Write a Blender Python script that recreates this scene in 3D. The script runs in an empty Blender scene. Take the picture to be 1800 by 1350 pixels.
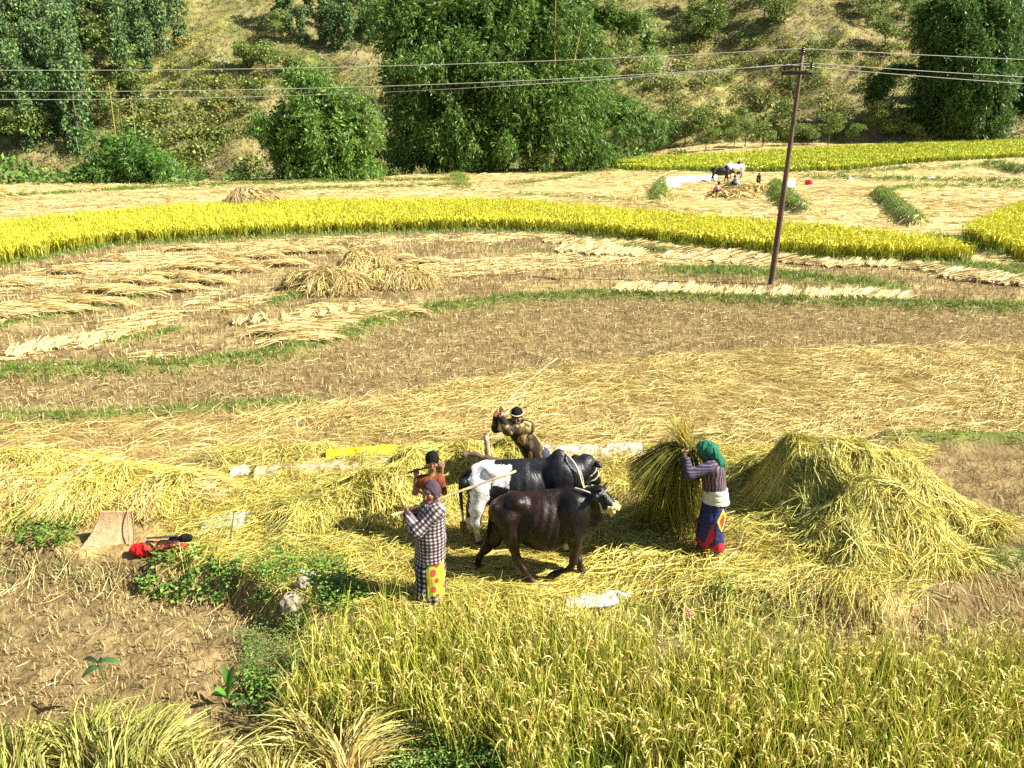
import bpy, math, random
import numpy as np
from mathutils import Vector

rng = np.random.default_rng(11)
random.seed(11)
SC = bpy.context.scene
COL = SC.collection
PI = math.pi

# ------------------------------------------------------------------ camera numbers
F = 1352.0                       # focal length in pixels of the 1800 x 1350 photograph
PITCH = math.radians(18.9)
H = 5.2                          # camera height above the threshing floor, metres
CP, SP = math.cos(PITCH), math.sin(PITCH)


def ray(px, py):
    u = (np.asarray(px, float) - 900) / F
    v = (np.asarray(py, float) - 675) / F
    return u, CP - v * SP, -SP - v * CP          # right, forward, up


def atY(px, py, Y):
    u, f, w = ray(px, py)
    t = Y / f
    return np.array([u * t, Y + 0 * t, H + w * t])


def at0(px, py, z=0.0):
    u, f, w = ray(px, py)
    t = (z - H) / w
    return np.array([u * t, f * t, z + 0 * t])


def pix(x, y, z=0.0):
    d = np.asarray(y) * CP + (H - z) * SP
    v = (-np.asarray(y) * SP + (H - z) * CP) / d
    return 900 + F * np.asarray(x) / d, 675 + F * v


# ------------------------------------------------------------------ noise
def _hash(ix, iy, iz, seed):
    h = (ix.astype(np.int64) * 374761393 + iy.astype(np.int64) * 668265263 + iz.astype(np.int64) * 2147483647 + seed * 974634777)
    h = (h ^ (h >> 13)) * 1274126177
    h = h ^ (h >> 16)
    return (h & 0xFFFF) / 65535.0


def vnoise(x, y, z=None, seed=0):
    x = np.asarray(x, float); y = np.asarray(y, float)
    z = np.zeros_like(x) if z is None else np.asarray(z, float)
    ix, iy, iz = np.floor(x), np.floor(y), np.floor(z)
    fx, fy, fz = x - ix, y - iy, z - iz
    fx, fy, fz = [f * f * (3 - 2 * f) for f in (fx, fy, fz)]
    out = 0
    for dx in (0, 1):
        wx = fx if dx else 1 - fx
        for dy in (0, 1):
            wy = fy if dy else 1 - fy
            for dz in (0, 1):
                wz = fz if dz else 1 - fz
                out = out + wx * wy * wz * _hash(ix + dx, iy + dy, iz + dz, seed)
    return out                                         # 0..1


def fbm(x, y, z=None, seed=0, o=4):
    s, a, t = 0, 0.5, 0
    f = 1.0
    for i in range(o):
        s = s + a * vnoise(np.asarray(x) * f, np.asarray(y) * f, None if z is None else np.asarray(z) * f, seed + i)
        t += a; a *= 0.5; f *= 2.03
    return s / t


def sstep(a, b, x):
    t = np.clip((np.asarray(x, float) - a) / (b - a), 0, 1)
    return t * t * (3 - 2 * t)


def mixc(a, b, t):
    a = np.asarray(a, float); b = np.asarray(b, float)
    t = np.asarray(t)[..., None]
    return a * (1 - t) + b * t


def pick(pal, n, jitter=0.12):
    pal = np.asarray(pal, float)
    c = pal[rng.integers(0, len(pal), n)]
    return np.clip(c * (1 + rng.normal(0, jitter, (n, 1))), 0.005, 0.95)


# ------------------------------------------------------------------ mesh building
def tag(o, label=None, cat=None, group=None, kind=None):
    if label: o['label'] = label
    if cat: o['category'] = cat
    if group: o['group'] = group
    if kind: o['kind'] = kind
    return o


def link(o, parent=None):
    COL.objects.link(o)
    if parent is not None:
        o.parent = parent
    return o


def empty(name, loc=(0, 0, 0), rz=0.0):
    o = bpy.data.objects.new(name, None)
    o.empty_display_size = 0.2
    o.location = tuple(float(v) for v in loc); o.rotation_euler = (0, 0, rz)
    COL.objects.link(o)
    return o


def mesh_np(name, V, Q, C=None, mat=None, parent=None, smooth=False, T=None):
    me = bpy.data.meshes.new(name)
    V = np.asarray(V, np.float32)
    faces = []
    nq = 0 if Q is None else len(Q)
    nt = 0 if T is None else len(T)
    idx = np.concatenate([np.asarray(Q, np.int32).ravel() if nq else np.zeros(0, np.int32),
                          np.asarray(T, np.int32).ravel() if nt else np.zeros(0, np.int32)])
    me.vertices.add(len(V)); me.vertices.foreach_set('co', V.ravel())
    me.loops.add(len(idx)); me.loops.foreach_set('vertex_index', idx)
    me.polygons.add(nq + nt)
    tot = np.concatenate([np.full(nq, 4, np.int32), np.full(nt, 3, np.int32)])
    st = np.concatenate([[0], np.cumsum(tot)[:-1]]).astype(np.int32)
    me.polygons.foreach_set('loop_start', st)
    if smooth:
        me.polygons.foreach_set('use_smooth', np.ones(nq + nt, bool))
    if C is not None:
        a = me.attributes.new('Col', 'FLOAT_COLOR', 'POINT')
        c4 = np.ones((len(V), 4), np.float32); c4[:, :3] = C
        a.data.foreach_set('color', c4.ravel())
    me.update(calc_edges=True)
    if mat is not None:
        me.materials.append(mat)
    o = bpy.data.objects.new(name, me)
    return link(o, parent)


class Bag:
    def __init__(s): s.V, s.Q, s.C, s.n = [], [], [], 0

    def add(s, V, Q, C):
        s.V.append(V); s.Q.append(np.asarray(Q) + s.n); s.C.append(np.broadcast_to(C, V.shape)); s.n += len(V)
        return s

    def build(s, name, mat, parent=None, smooth=False):
        return mesh_np(name, np.concatenate(s.V), np.concatenate(s.Q), np.concatenate(s.C), mat, parent, smooth)


def ribbons(P, W, S, C):
    """P (N,K,3) spine points, W (N,K) half widths, S (N,3) or (N,K,3) side vectors, C (N,K,3) colours"""
    N, K, _ = P.shape
    if S.ndim == 2: S = S[:, None, :]
    L = P - S * W[..., None]; R = P + S * W[..., None]
    V = np.stack([L, R], 2).reshape(-1, 3)
    Cc = np.repeat(C, 2, axis=1).reshape(-1, 3)
    base = (np.arange(N) * K * 2)[:, None] + (np.arange(K - 1) * 2)[None]
    base = base.ravel()
    Q = np.stack([base, base + 1, base + 3, base + 2], 1)
    return V, Q, Cc


def unit(v):
    return v / np.maximum(np.linalg.norm(v, axis=-1, keepdims=True), 1e-9)


def lay(x, y, ang, L, w, hf, loft, c0, c1, K=3, curl=0.0):
    """straws lying over a height field"""
    N = len(x)
    t = np.linspace(0, 1, K)[None]
    ang = np.asarray(ang) + np.zeros(N)
    a = ang[:, None] + rng.normal(0, 1, (N, 1)) * curl * (t - .5)
    px = x[:, None] + np.cos(a) * L[:, None] * (t - .5)
    py = y[:, None] + np.sin(a) * L[:, None] * (t - .5)
    z = hf(px.ravel(), py.ravel()).reshape(N, K)
    lo = rng.uniform(0.15, 1, (N, 1)) * loft
    tilt = rng.normal(0, .5, (N, 1)) * loft
    z = z + .006 + lo * (1 - 1.1 * (2 * t - 1) ** 2 * rng.uniform(0, 1, (N, 1))) + tilt * (t - .5)
    z = np.maximum(z, hf(px.ravel(), py.ravel()).reshape(N, K) + .004)
    P = np.stack([px, py, z], 2)
    r = rng.uniform(-1.2, 1.2, N)
    S = np.stack([-np.sin(ang) * np.cos(r), np.cos(ang) * np.cos(r), np.sin(r)], 1)
    W = w[:, None] * .5 * np.array([.8] + [1.0] * (K - 2) + [.45])[None]
    C = c0[:, None, :] * (1 - t[..., None]) + c1[:, None, :] * t[..., None]
    return ribbons(P, W, S, C)


def blades(base, dirv, L, w, bend, c0, c1, K=4, taper=.15):
    """standing blades: base (N,3), unit dir, bend (N,3) added quadratically"""
    N = len(base)
    t = np.linspace(0, 1, K)[None, :, None]
    P = base[:, None] + dirv[:, None] * L[:, None, None] * t + bend[:, None] * t ** 2
    a = rng.uniform(0, 2 * PI, N)
    S = np.stack([np.cos(a), np.sin(a), 0 * a], 1)
    tt = np.linspace(0, 1, K)[None]
    W = w[:, None] * .5 * (1 - (1 - taper) * tt ** 1.6)
    C = c0[:, None] * (1 - t) + c1[:, None] * t
    return ribbons(P, W, S, C)


def leaves(pos, dirv, L, w, col, fold=.0):
    """diamond leaves"""
    N = len(pos)
    up = unit(rng.normal(0, 1, (N, 3)))
    S = unit(np.cross(dirv, up))
    a = pos; b = pos + dirv * L[:, None]
    m = pos + dirv * L[:, None] * .42
    V = np.stack([a, m + S * w[:, None] * .5, b, m - S * w[:, None] * .5], 1).reshape(-1, 3)
    Q = np.arange(N * 4).reshape(N, 4)
    return V, Q, np.repeat(col, 4, 0)


def tube(pts, rad, n=7, cap=True):
    pts = np.asarray(pts, float); K = len(pts)
    rad = np.broadcast_to(np.asarray(rad, float), (K,))
    tan = np.gradient(pts, axis=0); tan = unit(tan)
    ref = np.array([0, 0, 1.]) if abs(tan[:, 2]).mean() < .8 else np.array([1., 0, 0])
    A = unit(np.cross(tan, ref)); B = np.cross(tan, A)
    th = np.linspace(0, 2 * PI, n, endpoint=False)
    V = pts[:, None] + rad[:, None, None] * (np.cos(th)[None, :, None] * A[:, None] + np.sin(th)[None, :, None] * B[:, None])
    V = V.reshape(-1, 3)
    Q = []
    for i in range(K - 1):
        for j in range(n):
            Q.append((i * n + j, i * n + (j + 1) % n, (i + 1) * n + (j + 1) % n, (i + 1) * n + j))
    if cap:
        for i in (0, K - 1):
            c = len(V); V = np.vstack([V, pts[i:i + 1]])
            for j in range(0, n, 1):
                Q.append((c, i * n + j, i * n + (j + 1) % n, c))
    Q = np.array(Q)
    return V, Q


def add_tube(bag, pts, rad, col, n=7):
    V, Q = tube(pts, rad, n, cap=False)
    bag.add(V, Q, np.asarray(col, float)[None])


def bez(pts, n=16):
    """Catmull-Rom through points"""
    p = np.asarray(pts, float)
    p = np.vstack([2 * p[0] - p[1], p, 2 * p[-1] - p[-2]])
    out = []
    m = len(p) - 3
    for i in range(m):
        for t in np.linspace(0, 1, max(2, n // m), endpoint=False):
            a, b, c, d = p[i:i + 4]
            out.append(.5 * ((2 * b) + (c - a) * t + (2 * a - 5 * b + 4 * c - d) * t * t + (3 * b - a - 3 * c + d) * t ** 3))
    out.append(p[-2])
    return np.array(out)


# ------------------------------------------------------------------ materials
def new_mat(name):
    m = bpy.data.materials.new(name); m.use_nodes = True
    nt = m.node_tree; nt.nodes.clear()
    out = nt.nodes.new('ShaderNodeOutputMaterial')
    return m, nt, out


def col_mat(name, rough=.6, spec=.3, transl=0.0, noise_scale=0, noise_amt=0.0, bump=0.0, bump_scale=40, sheen=0.0, coord='Object'):
    m, nt, out = new_mat(name)
    N, Lk = nt.nodes.new, nt.links.new
    at = N('ShaderNodeAttribute'); at.attribute_name = 'Col'
    col = at.outputs['Color']
    b = N('ShaderNodeBsdfPrincipled')
    b.inputs['Roughness'].default_value = rough
    b.inputs['Specular IOR Level'].default_value = spec
    if sheen: b.inputs['Sheen Weight'].default_value = sheen
    tc = N('ShaderNodeTexCoord')
    if noise_amt:
        n = N('ShaderNodeTexNoise'); n.inputs['Scale'].default_value = noise_scale; n.inputs['Detail'].default_value = 6
        Lk(tc.outputs[coord], n.inputs['Vector'])
        mr = N('ShaderNodeMapRange'); mr.inputs['From Min'].default_value = .3; mr.inputs['From Max'].default_value = .7
        mr.inputs['To Min'].default_value = 1 - noise_amt; mr.inputs['To Max'].default_value = 1 + noise_amt
        Lk(n.outputs['Fac'], mr.inputs['Value'])
        mx = N('ShaderNodeVectorMath'); mx.operation = 'SCALE'
        Lk(col, mx.inputs[0]); Lk(mr.outputs['Result'], mx.inputs['Scale'])
        col = mx.outputs['Vector']
    Lk(col, b.inputs['Base Color'])
    if bump:
        n2 = N('ShaderNodeTexNoise'); n2.inputs['Scale'].default_value = bump_scale; n2.inputs['Detail'].default_value = 8
        Lk(tc.outputs[coord], n2.inputs['Vector'])
        bp = N('ShaderNodeBump'); bp.inputs['Strength'].default_value = bump; bp.inputs['Distance'].default_value = .05
        Lk(n2.outputs['Fac'], bp.inputs['Height']); Lk(bp.outputs['Normal'], b.inputs['Normal'])
    if transl:
        t = N('ShaderNodeBsdfTranslucent'); Lk(col, t.inputs['Color'])
        ms = N('ShaderNodeMixShader'); ms.inputs['Fac'].default_value = transl
        Lk(b.outputs[0], ms.inputs[1]); Lk(t.outputs[0], ms.inputs[2]); Lk(ms.outputs[0], out.inputs['Surface'])
    else:
        Lk(b.outputs[0], out.inputs['Surface'])
    return m


M_STRAW = col_mat('straw', .5, .25, transl=.12)
M_RICE = col_mat('rice_leaf', .5, .25, transl=.2)
M_LEAF = col_mat('leaf', .45, .35, transl=.34)
M_FAR = col_mat('far_leaf', .6, .2, transl=.2)
M_GROUND = col_mat('soil', .95, .1, noise_scale=2.3, noise_amt=.28, bump=1.0, bump_scale=14)
M_HILL = col_mat('hill_soil', .95, .1, noise_scale=.35, noise_amt=.35, bump=1.0, bump_scale=1.2)
M_SKIN = col_mat('skin', .45, .4, noise_scale=25, noise_amt=.08)
M_CLOTH = col_mat('cloth', .85, .15, noise_scale=30, noise_amt=.10, bump=.15, bump_scale=90)
M_HAIR = col_mat('hair', .75, .08, noise_scale=60, noise_amt=.3, bump=.4, bump_scale=120)
M_HIDE = col_mat('hide', .42, .34, noise_scale=14, noise_amt=.45, bump=.22, bump_scale=38)
M_BARK = col_mat('bark', .9, .15, noise_scale=6, noise_amt=.3, bump=.6, bump_scale=20)
M_WOOD = col_mat('wood', .7, .25, noise_scale=8, noise_amt=.3, bump=.3, bump_scale=30)
M_RUST = col_mat('rusty_steel', .65, .4, noise_scale=5, noise_amt=.3, bump=.15, bump_scale=30)
M_WIRE = col_mat('aluminium_wire', .4, .5)
M_CERAMIC = col_mat('brown_porcelain', .2, .6, noise_scale=9, noise_amt=.1)
M_ROPE = col_mat('rope', .85, .15, noise_scale=60, noise_amt=.3, bump=.5, bump_scale=120)
M_TARP = col_mat('woven_tarpaulin', .6, .3, noise_scale=7, noise_amt=.18, bump=.3, bump_scale=25)
M_PLASTIC = col_mat('plastic_sheet', .3, .5, transl=.25, noise_scale=6, noise_amt=.15, bump=.3, bump_scale=18)
M_STONE = col_mat('stone', .9, .2, noise_scale=6, noise_amt=.25, bump=.6, bump_scale=14)
M_CARD = col_mat('bamboo_mat', .8, .2, noise_scale=12, noise_amt=.2, bump=.5, bump_scale=60)

# ------------------------------------------------------------------ layout, traced on the ground of the photograph
def crv(pts):
    p = np.array(pts, float)
    return lambda px: np.interp(px, p[:, 0], p[:, 1])


cNear = crv([(-900, 930), (0, 962), (150, 975), (300, 988), (400, 1000), (470, 1040), (540, 1078), (700, 1088), (1000, 1088), (1130, 1052), (1440, 1036), (1560, 1062), (1700, 1036), (1800, 1008), (2600, 960)])
cStraw = crv([(-900, 760), (0, 748), (180, 742), (300, 736), (540, 716), (720, 690), (850, 665), (1000, 642), (1200, 622), (1500, 611), (1800, 605), (2600, 600)])
cBund = crv([(-900, 670), (0, 661), (150, 656), (300, 649), (480, 632), (600, 594), (720, 555), (850, 535), (1050, 522), (1300, 531), (1800, 547), (2600, 560)])
cRiceF = crv([(-900, 640), (-300, 530), (0, 469), (200, 433), (500, 416), (850, 406), (1000, 411), (1300, 446), (1500, 459), (1690, 464), (1800, 472), (2600, 520)])
_tips = np.array([(-700, 430), (-300, 400), (0, 379), (150, 366), (300, 353), (560, 343), (900, 343), (1150, 363), (1300, 374), (1450, 386), (1560, 396), (1650, 406), (1695, 416)], float)
_b = at0(_tips[:, 0], _tips[:, 1], .85)
_bx, _by = pix(_b[0], _b[1], 0)
cRiceB = crv(list(zip(_bx, _by)) + [(1712, 468), (1760, 490), (2600, 580)])
EDGE = np.array([(-200, 66), (-60, 68), (-45, 70), (-30, 72), (-12, 78), (0, 90), (8, 98), (15, 112), (30, 118), (60, 124), (200, 135)], float)


def edgeY(x):
    return np.interp(x, EDGE[:, 0], EDGE[:, 1])


BUNDS = []      # (world polyline, height, half width)


def bund(pts, h, w, name=None, dens=1.0, blade=.2):
    p = at0(np.array([q[0] for q in pts], float), np.array([q[1] for q in pts], float))
    BUNDS.append((np.stack([p[0], p[1]], 1), h, w, dens, blade))


_x = [-400, 0, 100, 200, 300, 400, 480, 540, 600, 660, 720, 780, 850, 950, 1050, 1180, 1300, 1500, 1800, 2200]
bund([(x, float(cBund(x))) for x in _x], .18, .34, dens=2.6, blade=.2)
bund([(-300, 742), (0, 737), (150, 736), (300, 727), (430, 718), (540, 711)], .12, .2, dens=2.0, blade=.15)
bund([(1240, 775), (1340, 772)], .08, .25, dens=.5, blade=.14)
bund([(1560, 777), (1700, 780), (1800, 781), (2200, 785)], .2, .22, dens=1.0, blade=.16)
bund([(370, 816), (430, 811), (500, 803), (570, 797)], .1, .22, dens=.8, blade=.12)
bund([(1120, 1062), (1290, 1052), (1440, 1042)], .03, .22, dens=2.4, blade=.13)
bund([(-200, 975), (0, 975), (150, 985), (300, 998), (430, 1012)], .02, .12, dens=.35, blade=.10)
bund([(1690, 1000), (1800, 985), (2100, 960)], .08, .25, dens=1.0, blade=.16)
bund([(-300, 640), (0, 578), (101, 557), (187, 541), (249, 525), (323, 498)], .1, .28, dens=1.1, blade=.17)
bund([(-300, 580), (0, 537), (60, 530), (230, 492), (330, 466), (480, 441), (700, 426)], .07, .3, dens=.55, blade=.13)
bund([(205, 600), (250, 596), (310, 582)], .06, .28, dens=1.3, blade=.2)
bund([(480, 535), (520, 520), (550, 508)], .06, .3, dens=1.6, blade=.25)
bund([(-300, 535), (0, 470), (200, 434), (500, 417), (850, 407), (1000, 412), (1300, 447), (1500, 460), (1700, 466), (1900, 482)], .1, .35, dens=2.0, blade=.22)
bund([(850, 440), (960, 440), (1060, 438)], .05, .4, dens=.5, blade=.15)
bund([(1110, 440), (1170, 444)], .1, .5, dens=1.8, blade=.35)
bund([(1180, 478), (1300, 478), (1420, 490), (1560, 505)], .08, .9, dens=1.6, blade=.26)
bund([(1690, 470), (1800, 490), (2000, 510)], .12, .6, dens=1.2, blade=.3)
bund([(-200, 352), (0, 347), (120, 340), (240, 334)], .12, .35, dens=3.4, blade=.3)
bund([(200, 335), (400, 326), (600, 320), (790, 318)], .15, .4, dens=3.4, blade=.35)
bund([(400, 340), (600, 332), (790, 328)], .15, .35, dens=3.4, blade=.3)
bund([(800, 298), (808, 315), (815, 332)], .15, .8, dens=1.2, blade=.4)
bund([(830, 337), (950, 345), (1080, 352), (1160, 358)], .15, .3, dens=.8, blade=.3)
bund([(900, 325), (1000, 312), (1050, 300)], .05, .9, dens=1.2, blade=.2)
bund([(1166, 322), (1160, 338), (1158, 356)], .5, .5, dens=2.6, blade=.3)
bund([(1362, 330), (1366, 338), (1376, 352), (1392, 366), (1414, 377)], .6, .55, dens=3.0, blade=.35)
bund([(1544, 344), (1552, 350), (1568, 362), (1586, 380), (1608, 397)], .55, .5, dens=3.0, blade=.35)
bund([(1420, 316), (1500, 318), (1600, 320), (1700, 322), (1800, 326), (2000, 330)], .35, .7, dens=1.4, blade=.4)
bund([(1546, 345), (1600, 333), (1700, 331), (1800, 334), (2000, 340)], .3, .5, dens=1.2, blade=.35)
bund([(1480, 312), (1600, 306), (1720, 304), (1760, 306), (1800, 310), (2000, 318)], .4, .7, dens=1.2, blade=.4)
bund([(1735, 302), (1770, 306), (1810, 311)], .7, .8, dens=2.5, blade=.4)
bund([(1050, 300), (1150, 305), (1300, 305), (1470, 303), (1600, 292), (1800, 280), (2100, 266)], .15, .6, dens=.9, blade=.35)
bund([(1640, 420), (1690, 430), (1760, 452)], .2, .5, dens=1.8, blade=.3)


def bund_h(x, y, dens=False):
    out = np.zeros_like(np.asarray(x, float)); dn = np.zeros_like(out)
    for P, h, w, de, bl in BUNDS:
        x0, x1 = P[:, 0].min() - 4 * w, P[:, 0].max() + 4 * w
        y0, y1 = P[:, 1].min() - 4 * w, P[:, 1].max() + 4 * w
        m = (x > x0) & (x < x1) & (y > y0) & (y < y1)
        if not m.any(): continue
        xx, yy = x[m], y[m]
        d2 = np.full(len(xx), 1e9)
        for a, b in zip(P[:-1], P[1:]):
            ab = b - a; L2 = (ab ** 2).sum() + 1e-9
            t = np.clip(((xx - a[0]) * ab[0] + (yy - a[1]) * ab[1]) / L2, 0, 1)
            d2 = np.minimum(d2, (xx - a[0] - t * ab[0]) ** 2 + (yy - a[1] - t * ab[1]) ** 2)
        g = np.exp(-(d2 / (w * w)) ** 1.3)
        out[m] = np.maximum(out[m], h * g)
        dn[m] = np.maximum(dn[m], g * min(1, de))
    return (out, dn) if dens else out


def gz(x, y, fine=True):
    """height of the ground"""
    x = np.asarray(x, float); y = np.asarray(y, float)
    px, py = pix(x, y, 0)
    py = np.where(y < 2.2, 2000, py)
    z = 2.0 * sstep(70, 118, y) * sstep(6, 34, x)
    # lower terrace in front of the threshing floor
    z = z - .35 * sstep(-12, 26, py - cNear(px))
    Ye = edgeY(x)
    z = z - 9.5 * sstep(0, 26, y - Ye - .6)
    hy = y - (118 + 7 * (fbm(x / 30, y / 200, seed=5) - .5) * 2)
    hill = np.maximum(hy, 0)
    hz = .60 * hill + 6 * (fbm(x / 34, y / 40, seed=3) - .5) * sstep(4, 30, hill) + 2.4 * (fbm(x / 9, y / 9, seed=9) - .5) * sstep(2, 10, hill)
    hz += 9 * sstep(10, -70, x) * sstep(0, 60, hill) * .3
    z = z + np.where(hill > 0, hz, 0)
    z = z + .32 * np.clip(fbm(x * 1.7, y * 1.7, seed=25, o=3) - .42, 0, 1) * sstep(795, 830, py) * sstep(6, -20, py - cNear(px)) * sstep(330, 420, px) * sstep(1690, 1600, px) * (y < 30) * sstep(1.0, 1.8, ((px - 930) / 150) ** 2 + ((py - 985) / 62) ** 2) * sstep(1.0, 2.0, ((px - 1248) / 50) ** 2 + ((py - 985) / 30) ** 2)
    if fine:
        z = z + bund_h(x, y)
        z = z + .05 * (fbm(x * .9, y * .9, seed=21) - .5) * sstep(60, 20, y)
    return z


def hit(px, py, dz=0.0):
    """where the line of sight through a pixel meets the ground raised by dz"""
    px = np.atleast_1d(np.asarray(px, float)); py = np.atleast_1d(np.asarray(py, float))
    u, f, w = ray(px, py)
    lo = np.full(len(px), 1.0); hi = np.full(len(px), np.nan)
    ts = np.concatenate([np.arange(2, 30, .5), np.arange(30, 420, 1.5)])
    prev = lo.copy(); done = np.zeros(len(px), bool)
    for t in ts:
        s = t / f
        below = (H + w * s) < gz(u * s, f * s, False) + dz
        n = below & ~done
        hi[n] = t; lo[n] = prev[n]; done |= below
        prev[:] = t
    hi = np.where(np.isnan(hi), 420, hi)
    for _ in range(12):
        mid = (lo + hi) / 2; s = mid / f
        b = (H + w * s) < gz(u * s, f * s, False) + dz
        hi = np.where(b, mid, hi); lo = np.where(b, lo, mid)
    s = hi / f
    return np.stack([u * s, f * s, H + w * s], 1)


def inpoly(x, y, poly):
    c = np.zeros(len(x), bool)
    n = len(poly); j = n - 1
    for i in range(n):
        xi, yi = poly[i]; xj, yj = poly[j]
        k = ((yi > y) != (yj > y)) & (x < (xj - xi) * (y - yi) / (yj - yi + 1e-12) + xi)
        c ^= k; j = i
    return c


# far right field of standing rice and the one at the right edge
_f = hit([1052, 1150, 1300, 1400, 1480, 1560, 1640, 1800, 2150], [297, 302, 303, 303, 300, 292, 285, 277, 262])
_k = hit([2150, 1800, 1650, 1500, 1400, 1300, 1150, 1062], [236, 243, 247, 252, 256, 263, 271, 279], .8)
FARRICE = np.vstack([_f[:, :2], _k[:, :2]])
EDGERICE = np.stack([at0(np.array([1692, 1735, 1800, 2200, 2200, 1800, 1742]), np.array([424, 446, 462, 540, 300, 370, 396]))[i] for i in (0, 1)], 1)

SOIL = np.array([.262, .190, .085]); SOILD = np.array([.155, .108, .045])
TAN = np.array([.42, .315, .115]); PALE = np.array([.56, .435, .185]); GREEN = np.array([.11, .18, .03])


def region(x, y):
    """0 near terrace, 1 threshing ground, 2 straw-strewn field, 3 brown stubble, 4 drying field, 5 rice, 6 far cut fields, 7 slope"""
    px, py = pix(x, y, 0)
    py = np.where(y < 2.2, 2000, py)
    r = np.full(len(x), 6)
    r[py > cRiceB(px)] = 5
    r[py > cRiceF(px)] = 4
    r[py > cBund(px)] = 3
    r[py > cStraw(px)] = 2
    r[py > 775 + 10 * np.sin(px / 200)] = 1
    r[py > cNear(px)] = 0
    r[(py < 400) & (y > edgeY(x) + .5)] = 7
    r[(y > 60) & (y > edgeY(x) + .5)] = 7
    far = inpoly(x, y, FARRICE) | inpoly(x, y, EDGERICE)
    r[far & (r != 7)] = 5
    return r


def build_ground():
    pyr = np.concatenate([np.linspace(2400, 1400, 40, endpoint=False), np.linspace(1400, 420, 330, endpoint=False), np.linspace(420, 252, 170)])
    a = PITCH + np.arctan((pyr - 675) / F)
    a = a[a > .02]
    Y = H / np.tan(a)
    Y = Y[Y < 112]
    Y = np.concatenate([[-14, -8, -4, -1], Y[Y > .2], np.linspace(113, 119, 5)])
    Y = np.unique(np.round(Y, 4))
    U = np.linspace(-1, 1, 470); U = U * (.75 + .25 * np.abs(U) ** 3)
    X = U[None] * (np.maximum(Y, 0)[:, None] * 1.05 + 14)
    YY = np.repeat(Y[:, None], len(U), 1)
    x, y = X.ravel(), YY.ravel()
    z = gz(x, y)
    wob = .25 + y * .006
    r = region(x + wob * 2 * (fbm(x * 1.3, y * 1.3, seed=31) - .5), y + wob * 2 * (fbm(x * 1.3, y * 1.3, seed=37) - .5))
    n1 = fbm(x * .8, y * .8, seed=41); n2 = fbm(x * 4, y * 4, seed=43); n3 = fbm(x * .25, y * .25, seed=47)
    C = np.zeros((len(x), 3))
    soil = mixc(SOILD, SOIL, sstep(.25, .7, n2 * .6 + n1 * .4))
    straw = mixc(np.array([.30, .2, .08]), TAN, sstep(.3, .7, n2))
    C[:] = soil
    C[r == 1] = mixc(straw, soil * .9, sstep(.55, .75, n1))[r == 1]
    C[r == 2] = (straw * .8)[r == 2]
    m = r == 3
    C[m] = mixc(soil * .85, TAN * .75, .4 * n2)[m]
    m = r == 4
    C[m] = mixc(soil * 1.0, PALE * .75, sstep(.45, .70, n1 * .5 + n2 * .5) * .7)[m]
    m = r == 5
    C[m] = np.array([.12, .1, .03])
    m = r == 6
    st = fbm(x * .35, y * 1.5, seed=53)
    C[m] = mixc(mixc(PALE * .95, TAN * .85, sstep(.35, .7, st)), soil * 1.1, sstep(.55, .75, n1) * .7)[m]
    m = r == 7
    C[m] = mixc(np.array([.10, .13, .035]), np.array([.2, .16, .07]), n1)[m]
    # right part of the threshing level: bare stubble beside the heap
    px, py = pix(x, y, 0)
    m = (r == 1) & (px > 1600 + 25 * np.sin(py / 23))
    C[m] = soil[m]
    bh, dn = bund_h(x, y, True)
    gcol = mixc(GREEN, np.array([.2, .19, .05]), n2)
    k = np.clip(dn * 1.2 - .25 + .5 * (n2 - .5), 0, 1)
    C = C * (1 - k[:, None]) + gcol * k[:, None]
    # clods
    rel = np.where((r == 0) | (r == 3) | ((r == 1)), 1.0, .3) * sstep(34, 12, y)
    z = z + rel * (.07 * (fbm(x * 5, y * 5, seed=61, o=3) - .5) + .04 * (vnoise(x * 13, y * 13, seed=67) - .5))
    V = np.stack([x, y, z], 1)
    ny, nx = len(Y), len(U)
    i = (np.arange(ny - 1)[:, None] * nx + np.arange(nx - 1)[None]).ravel()
    Q = np.stack([i, i + 1, i + nx + 1, i + nx], 1)
    o = mesh_np('ground', V, Q, C, M_GROUND, smooth=True)
    tag(o, 'terraced harvested paddy ground of dry soil, straw and low grass bunds', 'ground', kind='structure')
    # hillside
    Y = np.concatenate([np.linspace(118, 190, 190), np.linspace(191, 330, 60)])
    X = np.linspace(-260, 260, 380); X = np.sign(X) * np.abs(X) ** 1.25 / 260 ** .25
    XX, YY = np.meshgrid(X, Y)
    x, y = XX.ravel(), YY.ravel()
    z = gz(x, y, False) + .9 * (fbm(x * .45, y * .45, seed=71) - .5)
    n1 = fbm(x / 7, y / 7, seed=73); n2 = fbm(x / 1.7, y / 1.7, seed=79); n3 = fbm(x / 25, y / 25, seed=83)
    dry = np.array([.28, .23, .085]); oli = np.array([.17, .175, .05]); grey = np.array([.21, .175, .11]); yel = np.array([.32, .28, .08])
    C = mixc(mixc(dry * .95, oli * 1.1, sstep(.4, .62, n1)), grey, sstep(.5, .7, n2) * .7)
    C = mixc(C, np.broadcast_to(yel, C.shape), sstep(.55, .72, n3) * .5)
    C *= (.75 + .5 * n2)[:, None]
    V = np.stack([x, y, z], 1); ny, nx = len(Y), len(X)
    i = (np.arange(ny - 1)[:, None] * nx + np.arange(nx - 1)[None]).ravel()
    Q = np.stack([i, i + 1, i + nx + 1, i + nx], 1)
    o = mesh_np('hillside', V, Q, C, M_HILL, smooth=True)
    tag(o, 'steep dry scrub covered hillside across the valley', 'hillside', kind='structure')


build_ground()
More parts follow.
